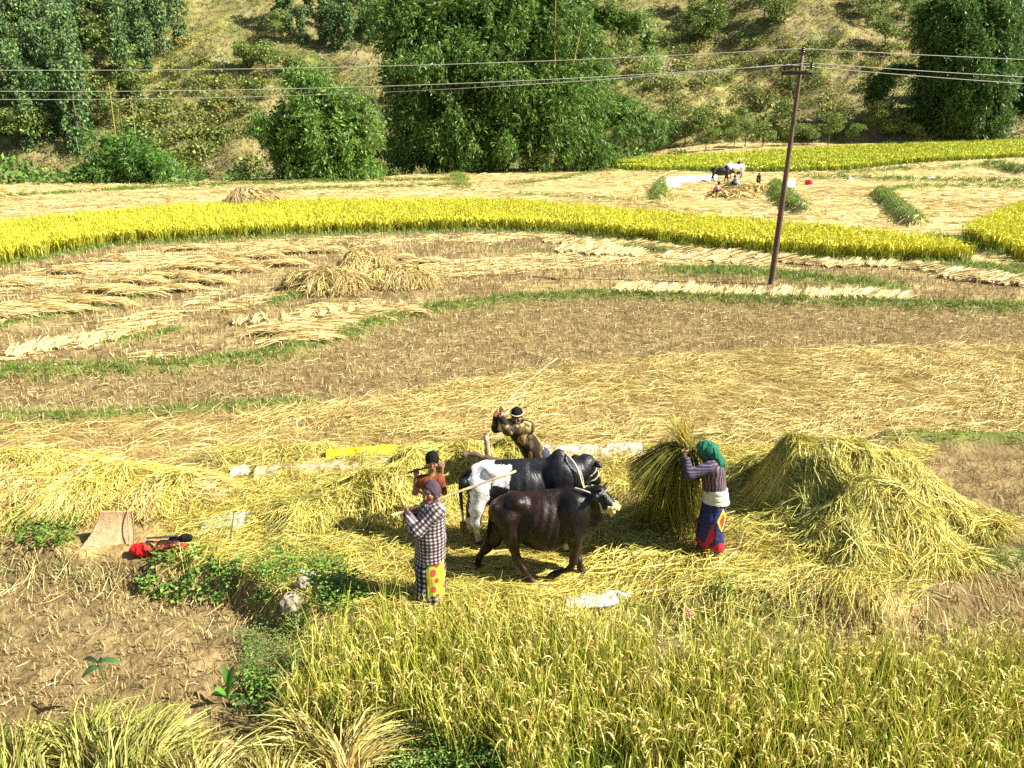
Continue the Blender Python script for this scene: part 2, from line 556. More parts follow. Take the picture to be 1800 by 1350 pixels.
# ------------------------------------------------------------------ straw, stubble, rice, grass
P_STRAW = [(.74, .61, .24), (.64, .51, .18), (.82, .71, .33), (.48, .33, .10), (.56, .46, .13), (.26, .17, .05), (.36, .25, .07)]
P_YEL = [(.80, .65, .16), (.72, .60, .13), (.86, .74, .25), (.52, .45, .06), (.36, .34, .05), (.60, .45, .12), (.24, .20, .04)]
P_GRN = [(.24, .27, .05), (.18, .22, .035), (.34, .34, .06), (.42, .38, .08), (.13, .17, .03)]
P_PALE = [(.78, .62, .29), (.72, .56, .25), (.84, .70, .36), (.60, .45, .18), (.42, .30, .11)]
P_GRASS = [(.15, .28, .035), (.19, .32, .045), (.11, .20, .025), (.22, .28, .05), (.30, .28, .08)]


def scatter(px0, px1, py0, py1, n_per_m2, regs, extra=None, cap=200000):
    """uniform points on the ground inside a rectangle of the photograph's ground, kept where region matches"""
    a = at0(np.array([px0, px1, px0, px1.__float__()]), np.array([py0, py0, py1, py1.__float__()]))
    x0, x1, y0, y1 = a[0].min(), a[0].max(), a[1].min(), a[1].max()
    n = int(min(cap, (x1 - x0) * (y1 - y0) * n_per_m2))
    x = rng.uniform(x0, x1, n); y = rng.uniform(y0, y1, n)
    qx, qy = pix(x, y, 0)
    k = (qx > px0) & (qx < px1) & (qy > py0) & (qy < py1)
    x, y = x[k], y[k]
    if regs is not None:
        k = np.isin(region(x, y), regs); x, y = x[k], y[k]
    if extra is not None:
        k = extra(x, y, *pix(x, y, 0)); x, y = x[k], y[k]
    return x, y


def lay_field(bag, x, y, Lr, wr, loft, pal, flow=1.4, amb=0.0, spread=.4, fs=.35, pal2=None, hf=gz, K=3, seed=5, curl=.6):
    n = len(x)
    ang = amb + flow * 2 * (fbm(x * fs, y * fs, seed=seed, o=2) - .5) + rng.normal(0, spread, n)
    ang += PI * rng.integers(0, 2, n)
    c0 = pick(pal, n); c1 = pick(pal2 or pal, n)
    bag.add(*lay(x, y, ang, rng.uniform(*Lr, n), rng.uniform(*wr, n), hf, loft, c0, c1, K, curl))


def tufts(bag, x, y, per, Lr, wr, lean, pal0, pal1, spread=.03, bend=.0, K=2, hf=gz, taper=.5):
    n = len(x) * per
    X = np.repeat(x, per) + rng.normal(0, spread, n); Y = np.repeat(y, per) + rng.normal(0, spread, n)
    Z = hf(X, Y) - .01
    d = unit(np.stack([rng.normal(0, lean, n), rng.normal(0, lean, n), np.ones(n)], 1))
    L = rng.uniform(*Lr, n)
    a = rng.uniform(0, 2 * PI, n)
    b = np.stack([np.cos(a), np.sin(a), -np.full(n, .55)], 1) * (rng.uniform(.3, 1, n) * bend * L)[:, None]
    bag.add(*blades(np.stack([X, Y, Z], 1), d, L, rng.uniform(*wr, n), b, pick(pal0, n), pick(pal1, n), K, taper))


# --- straw-strewn field beyond the threshing floor
bag = Bag()
x, y = scatter(-120, 1920, 590, 835, 260, [1, 2], lambda x, y, px, py: (rng.random(len(x)) < .16 + .84 * sstep(.36, .60, fbm(x * .8, y * .8, seed=90))) & (~((px > 1590) & (py > 775))))
lay_field(bag, x, y, (.25, .75), (.006, .013), .09, P_STRAW, flow=1.5, spread=.5, fs=.7)
x, y = scatter(-120, 1920, 600, 835, 50, [1, 2], lambda x, y, px, py: ~((px > 1590) & (py > 775)))
lay_field(bag, x, y, (.25, .7), (.006, .012), .17, P_STRAW, flow=2.0, spread=.7, fs=.6)
tag(bag.build('strewn_straw', M_STRAW), 'loose dry rice straw strewn in a wide band behind the threshing floor', 'straw', kind='stuff')

# --- threshing floor straw (yellow green)
bag = Bag()
calm = lambda px, py: (((px - 930) / 130) ** 2 + ((py - 990) / 52) ** 2 > 1) & (((px - 1248) / 45) ** 2 + ((py - 985) / 28) ** 2 > 1)
floor_m = lambda x, y, px, py: (px > 330 + 60 * np.sin(py / 40)) & (px < 1660 - np.maximum(0, 40 * np.sin(py / 31))) & (rng.random(len(x)) < .25 + .75 * sstep(.28, .5, fbm(x * .9, y * .9, seed=95)))
x, y = scatter(300, 1690, 790, 1095, 800, [1], lambda x, y, px, py: floor_m(x, y, px, py) & ~calm(px, py))
lay_field(bag, x, y, (.2, .6), (.005, .010), .035, P_YEL, flow=1.8, spread=.5, fs=.8, seed=8)
x, y = scatter(300, 1690, 790, 1095, 800, [1], lambda x, y, px, py: floor_m(x, y, px, py) & calm(px, py))
lay_field(bag, x, y, (.2, .6), (.005, .010), .10, P_YEL, flow=1.8, spread=.5, fs=.8, seed=8)
x, y = scatter(420, 1500, 1030, 1150, 420, [0], lambda x, y, px, py: py < cNear(px) + 34 * rng.random(len(px)))
lay_field(bag, x, y, (.2, .6), (.005, .010), .08, P_YEL + P_STRAW, flow=1.8, spread=.6, fs=.8, seed=8)
x, y = scatter(300, 1690, 800, 1095, 230, [1], lambda x, y, px, py: floor_m(x, y, px, py) & calm(px, py))
lay_field(bag, x, y, (.2, .6), (.005, .010), .17, P_GRN + P_YEL, flow=2.2, spread=.7, fs=.8, seed=9)
x, y = scatter(1190, 1480, 860, 1060, 350, [1], lambda x, y, px, py: calm(px, py))
lay_field(bag, x, y, (.2, .6), (.006, .012), .05, P_STRAW, flow=2, spread=.8, fs=.8, seed=10)
tag(bag.build('trampled_straw', M_STRAW), 'golden green rice straw trampled on the threshing floor around the cattle', 'straw', kind='stuff')


bag = Bag()
x, y = scatter(430, 760, 800, 870, 170, None)
lay_field(bag, x, y, (.2, .6), (.005, .010), .10, P_YEL + P_STRAW, flow=2, spread=.7, fs=.8, hf=lambda x, y: gz(x, y) + .07)
x, y = scatter(930, 1140, 790, 830, 130, None)
lay_field(bag, x, y, (.2, .6), (.005, .010), .10, P_YEL + P_STRAW, flow=2, spread=.7, fs=.8, hf=lambda x, y: gz(x, y) + .08)
tag(bag.build('tarpaulin_straw', M_STRAW), 'loose straw lying over the edges of the tarpaulins', 'straw', kind='stuff')


# --- stubble
def stubble(name, label, x, y, per, Lr, wr, pal, jitter_row=True, mat=M_STRAW):
    b = Bag()
    tufts(b, x, y, per, Lr, wr, .28, pal, pal, spread=.03, K=2, taper=.8)
    n = max(10, len(x) // 2)
    k = rng.integers(0, len(x), n)
    lay_field(b, x[k] + rng.normal(0, .1, n), y[k] + rng.normal(0, .1, n), (.12, .4), (wr[0], wr[1]), .03, pal, flow=2.5, spread=1, K=3)
    return tag(b.build(name, mat), label, 'stubble', kind='stuff')


def rows(x0, x1, y0, y1, sx, sy, ang=0.1, jit=.05):
    gx, gy = np.meshgrid(np.arange(x0, x1, sx), np.arange(y0, y1, sy))
    gx, gy = gx.ravel(), gy.ravel()
    gx = gx + rng.normal(0, jit, len(gx)); gy = gy + rng.normal(0, jit, len(gy))
    c, s = math.cos(ang), math.sin(ang); cx, cy = (x0 + x1) / 2, (y0 + y1) / 2
    return cx + c * (gx - cx) - s * (gy - cy), cy + s * (gx - cx) + c * (gy - cy)


P_STUB = [(.54, .42, .20), (.44, .34, .15), (.64, .51, .26), (.32, .24, .10), (.40, .31, .13), (.20, .145, .065)]
x, y = rows(-8, 0.2, 4.0, 10.5, .13, .145)
k = region(x, y) == 0; qx, qy = pix(x, y, -.35); k &= (qx < 470) & (qy > 985)
stubble('near_stubble', 'short pale rice stubble on bare soil at the lower left', x[k], y[k], 6, (.05, .13), (.007, .013), P_STUB)
x, y = rows(.8, 11, 5.5, 9.6, .15, .17, .05)
k = (region(x, y) == 0); qx, qy = pix(x, y, -.35); k &= (qx > 1040) & (rng.random(len(x)) < .9)
stubble('near_stubble', 'dark rice stubble on bare soil between standing rice and the big straw heap', x[k], y[k], 9, (.06, .17), (.006, .012), P_STUB + [(.12, .09, .04), (.10, .075, .03)])
bag = Bag()
x, y = scatter(1350, 1900, 980, 1130, 190, [0, 1], lambda x, y, px, py: py > cNear(px) - 25)
lay_field(bag, x, y, (.08, .35), (.005, .010), .05, P_STUB + P_STRAW, flow=2.5, spread=1, fs=1.5)
tag(bag.build('bank_litter', M_STRAW), 'broken straw scattered on the bare soil in front of the big straw heap', 'straw', kind='stuff')
x, y = rows(4, 13, 7.2, 11.4, .17, .19, .02)
k = (region(x, y) == 1); qx, qy = pix(x, y, 0); k &= (qx > 1600)
stubble('near_stubble', 'short rice stubble on bare soil right of the big straw heap', x[k], y[k], 6, (.05, .13), (.007, .012), P_STUB)
x, y = rows(-26, 26, 11.5, 27, .2, .22, .06)
k = np.isin(region(x, y), [3]); k &= np.abs(x) < y * .78 + 1
stubble('brown_stubble', 'brown cut rice stubble in the wide band across the middle of the picture', x[k], y[k], 4, (.06, .16), (.010, .016), P_STUB)
bag = Bag()
x, y = scatter(-150, 1950, 515, 770, 42, [3])
lay_field(bag, x, y, (.10, .34), (.010, .018), .05, P_STUB, flow=2.5, spread=1, fs=.6)
tag(bag.build('chopped_straw', M_STRAW), 'short broken straw bits scattered over the brown stubble band', 'straw', kind='stuff')
x, y = rows(-38, 36, 17, 40, .26, .28, .1)
k = np.isin(region(x, y), [4]); k &= np.abs(x) < y * .78 + 1
stubble('drying_field_stubble', 'tan cut rice stubble between the drying swaths below the yellow field', x[k], y[k], 3, (.08, .2), (.018, .03), P_STUB)

# --- pale drying straw in sheets
bag = Bag()
SW = [([(-60, 640), (60, 610), (190, 575), (300, 530), (400, 505), (360, 535), (280, 580), (130, 612), (0, 640)], 0.5),
      ([(355, 555), (420, 525), (500, 505), (480, 525), (420, 550)], .5), ([(440, 580), (560, 535), (700, 520), (690, 540), (560, 575), (480, 590)], .35),
      ([(690, 478), (800, 458), (980, 446), (1120, 448), (1130, 462), (960, 478), (760, 492)], .2),
      ([(-60, 500), (100, 470), (300, 435), (500, 422), (700, 416), (900, 412), (1000, 418), (700, 432), (480, 440), (250, 478), (0, 525)], .25),
      ([(-60, 560), (80, 540), (60, 560), (-60, 590)], .4), ([(470, 600), (560, 585), (640, 590), (520, 612)], .3), ([(215, 625), (300, 610), (300, 630), (230, 640)], .35),
      ([(1130, 448), (1400, 470), (1380, 482), (1150, 470)], -.05)]
for poly, amb in SW:
    p = np.array(poly, float)
    x, y = scatter(p[:, 0].min(), p[:, 0].max(), p[:, 1].min(), p[:, 1].max(), 75, None, lambda x, y, px, py: inpoly(px + 14 * (fbm(x, y, seed=4) - .5) * 2, py + 6 * (fbm(x, y, seed=6) - .5) * 2, poly) & (fbm(x * .8, y * .8, seed=12) > .36))
    lay_field(bag, x, y, (.5, 1.0), (.018, .032), .09, P_PALE, flow=.5, amb=amb, spread=.22, fs=.3)
tag(bag.build('drying_straw', M_STRAW), 'pale cut rice spread in thin swaths to dry on the middle field', 'straw', kind='stuff')

# --- far cut fields litter
bag = Bag()
x, y = scatter(-80, 1900, 268, 420, 22, [6], lambda x, y, px, py: (fbm(x * .25, y * .6, seed=14) > .44))
lay_field(bag, x, y, (.4, 1.0), (.03, .06), .12, P_PALE, flow=1.0, spread=.5, fs=.1)
tag(bag.build('far_field_straw', M_STRAW), 'pale straw lying on the far cut terraces', 'straw', kind='stuff')


# --- grass on the bunds
def bund_grass():
    bag = Bag()
    for P, h, w, de, bl in BUNDS:
        dist = np.linalg.norm(P.mean(0))
        sc = max(1.0, dist / 16)
        for a, b in zip(P[:-1], P[1:]):
            L = np.linalg.norm(b - a)
            n = int(L * w * 150 * de / sc ** 1.35) + 1
            n = min(n, 4000)
            t = rng.uniform(0, 1, n); q = a + (b - a) * t[:, None] + rng.normal(0, w * (.6 if de < 2 else .85), (n, 2))
            d = dist
            k = (np.abs(q[:, 0]) < q[:, 1] * .78 + 2) & (fbm(q[:, 0] * 1.1 / sc ** .5, q[:, 1] * 1.1 / sc ** .5, seed=18) > .42 - .1 * min(de, 1.5))
            q = q[k]
            if len(q):
                tufts(bag, q[:, 0], q[:, 1], 4, (bl * .5, bl * 1.3), (.010 * sc ** .8, .018 * sc ** .8), .5, P_GRASS[:3], P_GRASS, spread=.04 * sc ** .5, bend=.5, K=3, taper=.2)
    tag(bag.build('bund_grass', M_LEAF), 'short green grass along the low bunds between the terraces', 'grass', kind='stuff')


bund_grass()


# --- standing rice
def rice(name, label, x, y, per, Hh, wr, pan, cols, K=4, spread=.05, hf=gz):
    """leaves plus drooping panicles"""
    c_root, c_leaf, c_pan = cols
    b = Bag()
    n = len(x) * per
    X = np.repeat(x, per) + rng.normal(0, spread, n); Y = np.repeat(y, per) + rng.normal(0, spread, n)
    base = np.stack([X, Y, hf(X, Y) - .01], 1)
    d = unit(np.stack([rng.normal(0, .17, n), rng.normal(0, .17, n), np.ones(n)], 1))
    L = rng.uniform(.70, 1.18, n) * Hh * np.repeat(.9 + .25 * fbm(x * .5, y * .5, seed=28), per)
    a = rng.uniform(0, 2 * PI, n)
    bend = np.stack([np.cos(a), np.sin(a), -np.full(n, .5)], 1) * (rng.uniform(.02, .30, n) * L)[:, None]
    tn = (.78 + .44 * fbm(X * .22, Y * .22, seed=44))[:, None]
    b.add(*blades(base, d, L, rng.uniform(*wr, n), bend, pick(c_root, n), pick(c_leaf, n) * tn, K, .12))
    m = len(x) * pan
    X = np.repeat(x, pan) + rng.normal(0, spread, m); Y = np.repeat(y, pan) + rng.normal(0, spread, m)
    L = rng.uniform(.78, 1.02, m) * Hh
    gr = np.arange(m) // 4
    a = rng.uniform(0, 2 * PI, m // 4 + 1)[gr] + rng.normal(0, .35, m); r = rng.uniform(.04, .15, m) * Hh
    L = (rng.uniform(.78, 1.04, m // 4 + 1) * Hh)[gr] * rng.uniform(.94, 1.05, m)
    if pan >= 8:
        X = X[gr * 4] + rng.normal(0, .012, m); Y = Y[gr * 4] + rng.normal(0, .012, m)
    z0 = hf(X, Y)
    t = np.linspace(0, 1, K + 1)[None]
    # the ear: the upper part arches over and hangs
    ex = X[:, None] + np.cos(a)[:, None] * r[:, None] * (.6 + 1.4 * t); ey = Y[:, None] + np.sin(a)[:, None] * r[:, None] * (.6 + 1.4 * t)
    ez = z0[:, None] + L[:, None] * (.74 + .24 * t - .38 * t ** 2 * rng.uniform(.4, 1.3, (m, 1)))
    P = np.stack([ex, ey, ez], 2)
    aa = rng.uniform(0, 2 * PI, m)
    S = np.stack([np.cos(aa), np.sin(aa), 0 * aa], 1)
    W = np.repeat(rng.uniform(*wr, m)[:, None], K + 1, 1) * (.42 if pan >= 8 else .95) * np.array([.4] + [1.0] * (K - 1) + [.5])[None]
    c = np.repeat(pick(c_pan, m)[:, None], K + 1, 1)
    b.add(*ribbons(P, W, S, c))
    return tag(b.build(name, M_RICE), label, 'rice crop', kind='stuff')


# foreground
xs, ys = rows(-3.2, 8.5, 3.0, 7.2, .165, .17, .04, .04)
qx, qy = pix(xs, ys, -.35 + .72)
RF = crv([(-400, 1500), (420, 1330), (520, 1140), (560, 1070), (700, 1042), (1000, 1052), (1200, 1066), (1500, 1088), (1850, 1094), (2600, 1075)])
k = (qy > RF(qx) + 6) & (fbm(xs * 1.2, ys * 1.2, seed=33) > .28) & (region(xs, ys) == 0)
k &= ~((qx < 900) & (qx > 640) & (qy > 1255)) & ~((qx < 760) & (qy > 1205))
rice('foreground_rice', 'ripe yellow green rice standing along the bottom right in front of the threshing floor', xs[k], ys[k], 17, .84, (.009, .020), 12,
     ([(.12, .15, .025), (.18, .19, .03), (.26, .22, .05)], [(.58, .60, .07), (.42, .52, .055), (.72, .68, .10), (.76, .66, .17), (.24, .36, .04), (.64, .64, .08), (.15, .24, .03)],
      [(.80, .66, .22), (.70, .56, .16), (.84, .72, .30), (.58, .50, .10), (.40, .28, .07), (.26, .17, .045)]), K=4)
# main yellow field
x, y = scatter(-260, 1760, 340, 545, 15, [5], lambda x, y, px, py: (np.abs(x) < y * .8 + 1) & (y < 60))
YR = ([(.20, .22, .03), (.28, .27, .03), (.15, .18, .025)], [(.64, .60, .04), (.54, .55, .04), (.72, .65, .06), (.38, .43, .035)], [(.76, .67, .05), (.68, .63, .04), (.80, .73, .10), (.54, .53, .04)])
rice('yellow_rice', 'bright yellow ripe rice standing in the long curved field across the picture', x, y, 7, .86, (.03, .05), 6, YR, K=3, spread=.1)
x, y = scatter(1670, 2200, 330, 545, 15, [5], lambda x, y, px, py: inpoly(x, y, EDGERICE) & (x < y * .8 + 1))
rice('yellow_rice', 'bright yellow ripe rice standing in the small field at the right edge', x, y, 7, .86, (.03, .05), 6, YR, K=3, spread=.1)
# far right field
x0, y0 = FARRICE.min(0); x1, y1 = FARRICE.max(0)
n = int((min(x1, 95) - x0) * (y1 - y0) * 5)
x = rng.uniform(x0, min(x1, 95), n); y = rng.uniform(y0, y1, n)
k = inpoly(x, y, FARRICE) & (x < y * .8)
GR = ([(.16, .22, .03), (.22, .26, .03)], [(.46, .53, .045), (.40, .48, .04), (.58, .58, .05), (.30, .39, .03)], [(.66, .63, .055), (.58, .58, .045), (.50, .53, .045)])
rice('far_rice', 'yellow green rice standing in the far field at the upper right', x[k], y[k], 5, .85, (.08, .13), 4, GR, K=2, spread=.2)


# ------------------------------------------------------------------ straw heaps
def lump_fn(lumps):
    """lumps: (px, py, height, rx, ry) with the summit at that pixel"""
    L = []
    for px, py, z, rx, ry in lumps:
        p = at0(px, py, z)
        L.append((p[0], p[1], z, rx, ry))

    def f(x, y):
        s = 0
        for cx, cy, z, rx, ry in L:
            d = ((x - cx) / rx) ** 2 + ((y - cy) / ry) ** 2
            s = s + (z * np.clip(1 - d ** 1.0, 0, 1) ** 1.05) ** 7
        return s ** (1 / 7)
    return f, L


def heap(name, label, lumps, n, pal, pal2, Lr=(.4, .9), wr=(.008, .014), loft=.1, down=.8, spread=.55, seed=3, core=(.36, .27, .08), cut=.05, rough=.1):
    f0, L = lump_fn(lumps)
    f = lambda x, y: f0(x, y) * (1 + rough * 2 * (fbm(x * 2.6, y * 2.6, seed=seed, o=3) - .5))
    hf = lambda x, y: gz(x, y, False) + f(x, y)
    x0 = min(c[0] - 1.02 * c[3] for c in L); x1 = max(c[0] + 1.02 * c[3] for c in L)
    y0 = min(c[1] - 1.02 * c[4] for c in L); y1 = max(c[1] + 1.02 * c[4] for c in L)
    root = empty(name, ((x0 + x1) / 2, (y0 + y1) / 2, 0))
    off = np.array([(x0 + x1) / 2, (y0 + y1) / 2, 0])
    # core
    nx, ny = 60, 60
    X, Y = np.meshgrid(np.linspace(x0, x1, nx), np.linspace(y0, y1, ny)); X, Y = X.ravel(), Y.ravel()
    Z = hf(X, Y) - .05
    i = (np.arange(ny - 1)[:, None] * nx + np.arange(nx - 1)[None]).ravel()
    Q = np.stack([i, i + 1, i + nx + 1, i + nx], 1)
    fm = f(X, Y); keep = fm[Q].max(1) > cut
    C = mixc(np.array(core) * .8, np.array(core) * 1.25, fbm(X * 6, Y * 6, seed=seed))
    mesh_np('packed_straw', np.stack([X, Y, Z], 1) - off, Q[keep], C, M_STRAW, root, True)
    # straws lying downhill
    N = int(n * 2.2)
    x = rng.uniform(x0, x1, N); y = rng.uniform(y0, y1, N)
    h = f(x, y)
    k = h > cut * (.5 + rng.random(N)); x, y, h = x[k][:n], y[k][:n], h[k][:n]
    e = .06
    gx = (f(x + e, y) - f(x - e, y)) / (2 * e); gy = (f(x, y + e) - f(x, y - e)) / (2 * e)
    ang = np.arctan2(-gy, -gx) + rng.normal(0, spread, len(x)) + (1 - down) * 3 * (fbm(x * .8, y * .8, seed=seed + 2) - .5)
    m = len(x)
    nb = max(6, int((x1 - x0) * (y1 - y0) * 4.5 / max(.3, Lr[1]) ** 2))
    sx, sy = rng.uniform(x0, x1, nb), rng.uniform(y0, y1, nb)
    wx = x + .25 * (fbm(x * 3, y * 3, seed=seed + 1) - .5); wy = y + .25 * (fbm(x * 3, y * 3, seed=seed + 4) - .5)
    cell = np.argmin((wx[:, None] - sx[None]) ** 2 + (wy[:, None] - sy[None]) ** 2, 1)
    ang = ang + rng.normal(0, .55, nb)[cell]
    up = rng.uniform(0, 1, nb)[cell] ** 2 * loft * 1.1
    mixk = rng.random(m) < np.clip(rng.uniform(-.2, 1.2, nb)[cell], .05, .95)
    c0 = np.where(mixk[:, None], pick(pal, m), pick(pal2, m)); c1 = np.where(mixk[:, None], pick(pal, m), pick(pal2, m)) * 1.08
    V, Q, Cc = lay(x, y, ang, rng.uniform(*Lr, m), rng.uniform(*wr, m), hf, loft, c0, c1, 4, .7)
    V[:, 2] += np.repeat(up, 8)
    mesh_np('loose_straw', V - off, Q, Cc, M_STRAW, root)
    tag(root, label, 'straw heap')
    return root, hf


heap('straw_heap', 'tall golden heap of unthreshed rice right of the woman in the green headscarf',
     [(1400, 800, .84, .62, .72), (1450, 790, .96, .72, .8), (1512, 792, .93, .76, .8), (1570, 826, .70, .76, .75), (1615, 866, .42, .62, .58), (1662, 905, .18, .6, .42), (1715, 932, .08, .6, .3), (1530, 878, .60, .7, .55), (1490, 920, .38, .6, .42), (1585, 935, .28, .76, .4), (1545, 972, .13, .75, .28), (1645, 985, .08, .76, .26), (1345, 828, .28, .55, .45), (1400, 885, .32, .48, .42)],
     42000, P_YEL, P_GRN + P_YEL[:3], Lr=(.28, .72), wr=(.006, .011), loft=.15, spread=.5, seed=3, rough=.24)
heap('straw_heap', 'low green and yellow pile of rice straw behind the boy and the wooden post',
     [(815, 799, .50, .85, .6), (740, 818, .46, .8, .65), (680, 856, .34, .8, .6), (615, 884, .16, .9, .5), (905, 803, .38, .7, .55), (560, 905, .10, .8, .45)],
     24000, P_YEL, P_GRN + P_YEL[:2], Lr=(.3, .75), wr=(.006, .011), loft=.14, seed=23, rough=.16)
heap('straw_heap', 'broad low yellow straw heap at the left edge behind the leafy weeds',
     [(60, 816, .34, 1.4, .7), (190, 838, .27, 1.1, .65), (300, 860, .17, .9, .55), (20, 864, .24, 1.0, .6), (120, 872, .20, 1.1, .5), (-160, 835, .36, 1.4, .8), (250, 882, .13, .8, .4)],
     26000, P_YEL, P_STRAW, Lr=(.3, .75), wr=(.006, .011), loft=.13, seed=33, core=(.42, .3, .09), rough=.16)
heap('straw_heap', 'tan heap of dry rice sheaves on the drying field left of centre',
     [(655, 454, .80, 1.0, .9), (625, 462, .72, .9, .8), (585, 486, .50, 1.3, .8), (690, 480, .42, 1.6, .9), (545, 494, .28, 1.1, .7)],
     7000, [(.52, .40, .17), (.44, .33, .13), (.34, .25, .09), (.62, .49, .22)], P_STRAW, Lr=(.4, .9), wr=(.014, .022), loft=.2, seed=43, core=(.34, .24, .1), cut=.09, rough=.25)
heap('straw_heap', 'small conical stack of brown straw beyond the yellow field',
     [(433, 333, 1.35, 1.9, 1.5), (456, 338, .7, 1.8, 1.3)], 1500, P_STRAW, [(.42, .30, .15), (.34, .24, .12)], Lr=(.8, 1.5), wr=(.05, .08), loft=.12, seed=53, core=(.36, .26, .13), cut=.12)
heap('straw_heap', 'flat heap of threshed straw beside the squatting farmers in the distance',
     [(1288, 338, .35, 2.0, 1.4), (1325, 331, .28, 2.4, 1.4), (1306, 322, .4, 1.8, 1.4)], 1500, P_PALE, P_STRAW, Lr=(.8, 1.6), wr=(.05, .08), loft=.15, seed=63, core=(.45, .33, .15), cut=.1)


# ------------------------------------------------------------------ sheaves
def sheaf_mesh(name, n, L, fan, r, wr, pal, pal2, parent=None, stand=0.0, droop=.35, curl=.0):
    """a bundle tied near its foot, fanning to the ears; axis +x from the butt"""
    b = Bag()
    K = 5
    t = np.linspace(0, 1, K)[None]
    ln = rng.uniform(.75, 1.05, n) * L
    a = rng.normal(0, fan, n); el = np.abs(rng.normal(0, fan * .6, n)) * .5 + stand
    oy = rng.normal(0, r, n); oz = np.abs(rng.normal(0, r * .8, n)) + .01
    X = ln[:, None] * t * np.cos(a)[:, None]
    Y = oy[:, None] * (.6 + 1.0 * np.abs(t - .25)) + np.sin(a)[:, None] * ln[:, None] * np.maximum(0, t - .15)
    Z = oz[:, None] * (.8 + .6 * t) + ln[:, None] * np.sin(el)[:, None] * t - droop * ln[:, None] * t ** 3 * np.sin(el)[:, None]
    Y = Y + ln[:, None] * rng.normal(0, curl, (n, 1)) * t ** 2; Z = Z + ln[:, None] * np.abs(rng.normal(0, curl, (n, 1))) * np.sin(PI * t ** .8) * .8
    Z = np.maximum(Z, .008)
    P = np.stack([X, Y, Z], 2)
    rr = rng.uniform(-1.3, 1.3, n)
    S = np.stack([0 * rr, np.cos(rr), np.sin(rr)], 1)
    W = rng.uniform(*wr, n)[:, None] * .5 * np.array([.9, 1, 1, 1.1, .5])[None]
    c0 = pick(pal, n); c1 = pick(pal2, n)
    C = c0[:, None] * (1 - t[..., None]) + c1[:, None] * t[..., None]
    b.add(*ribbons(P, W, S, C))
    return b.build(name, M_STRAW, parent)


def sheaf_row(label, group, pts, n, side=1, ang_off=1.2, scale=1.0, protos=None, jit=.12, skip=None):
    w = at0(np.array([p[0] for p in pts], float), np.array([p[1] for p in pts], float))
    W = np.stack([w[0], w[1]], 1)
    seg = np.linalg.norm(np.diff(W, axis=0), axis=1); cum = np.concatenate([[0], np.cumsum(seg)])
    for i, s in enumerate(np.linspace(0, cum[-1], n)):
        x = np.interp(s, cum, W[:, 0]); y = np.interp(s, cum, W[:, 1])
        d = np.interp(s + .5, cum, W[:, 0]) - np.interp(s - .5, cum, W[:, 0]), np.interp(s + .5, cum, W[:, 1]) - np.interp(s - .5, cum, W[:, 1])
        a = math.atan2(d[1], d[0]) + ang_off + random.gauss(0, jit)
        x += random.gauss(0, .08); y += random.gauss(0, .1)
        src = random.choice(protos)
        o = src.copy(); COL.objects.link(o)
        o.name = 'rice_sheaf'
        o.location = (x, y, float(gz(np.array([x]), np.array([y]))[0]) + .005)
        o.rotation_euler = (0, 0, a); k = scale * random.uniform(.85, 1.15); o.scale = (k, k, k * random.uniform(.9, 1.3))
        tag(o, label, 'sheaf', group)


protos = [sheaf_mesh('rice_sheaf', 70, .95, .16, .11, (.02, .035), P_PALE, P_PALE, stand=.06) for _ in range(4)]
sheaf_row('pale rice sheaf leaning in the row just in front of the utility pole', 'rice sheaves laid in the row by the pole', [(1080, 522), (1200, 524), (1350, 524), (1480, 524), (1570, 530)], 44, ang_off=1.0, protos=protos, scale=.75)
sheaf_row('pale rice sheaf in the upper row along the front edge of the yellow field', 'rice sheaves in the row along the yellow field', [(960, 428), (1080, 434), (1200, 448), (1320, 456), (1450, 470), (1560, 470), (1640, 478), (1800, 498)], 62, ang_off=.9, protos=protos, scale=.75)
sheaf_row('pale rice sheaf in the short second row right of centre', 'rice sheaves in the short second row', [(984, 445), (1050, 450), (1110, 452)], 14, ang_off=1.2, protos=protos, scale=1.1)
sheaf_row('pale rice sheaf in the second row behind the utility pole', 'rice sheaves in the second row behind the pole', [(1165, 456), (1230, 460), (1300, 468), (1345, 474)], 18, ang_off=1.1, protos=protos, scale=.75)
sheaf_row('pale rice sheaf in the row at the far right of the drying field', 'rice sheaves at the right of the drying field', [(1650, 490), (1720, 497), (1790, 505)], 10, ang_off=1.0, protos=protos)
sheaf_row('loose tan sheaf lying below the green bund stripe on the left', 'tan sheaves in the left foreground of the drying field', [(10, 630), (60, 622), (130, 612), (190, 600)], 12, ang_off=.9, protos=protos, scale=.6)
sheaf_row('tan sheaf in the thin row left of the dry sheaf heap', 'tan sheaves near the dry heap', [(420, 575), (480, 568), (560, 560), (640, 552), (700, 545)], 12, ang_off=1.2, protos=protos, scale=.6)


def swath_mesh():
    n = 330; b = Bag()
    x = rng.uniform(-.62, .62, n); y = rng.uniform(-.34, .34, n)
    x += .16 * np.sin(y * 9 + rng.uniform(0, 6)); lo = .10 + .07 * rng.random()
    b.add(*lay(x, y, rng.normal(0, .13, n), rng.uniform(.55, .8, n), rng.uniform(.014, .024, n), lambda X, Y: lo * np.clip(1.15 - (X / 1.0) ** 4 - (Y / .42) ** 4, 0, 1), .06, pick(P_PALE, n, .08), pick(P_PALE, n, .08), 4, .3))
    return b.build('rice_swath', M_STRAW)


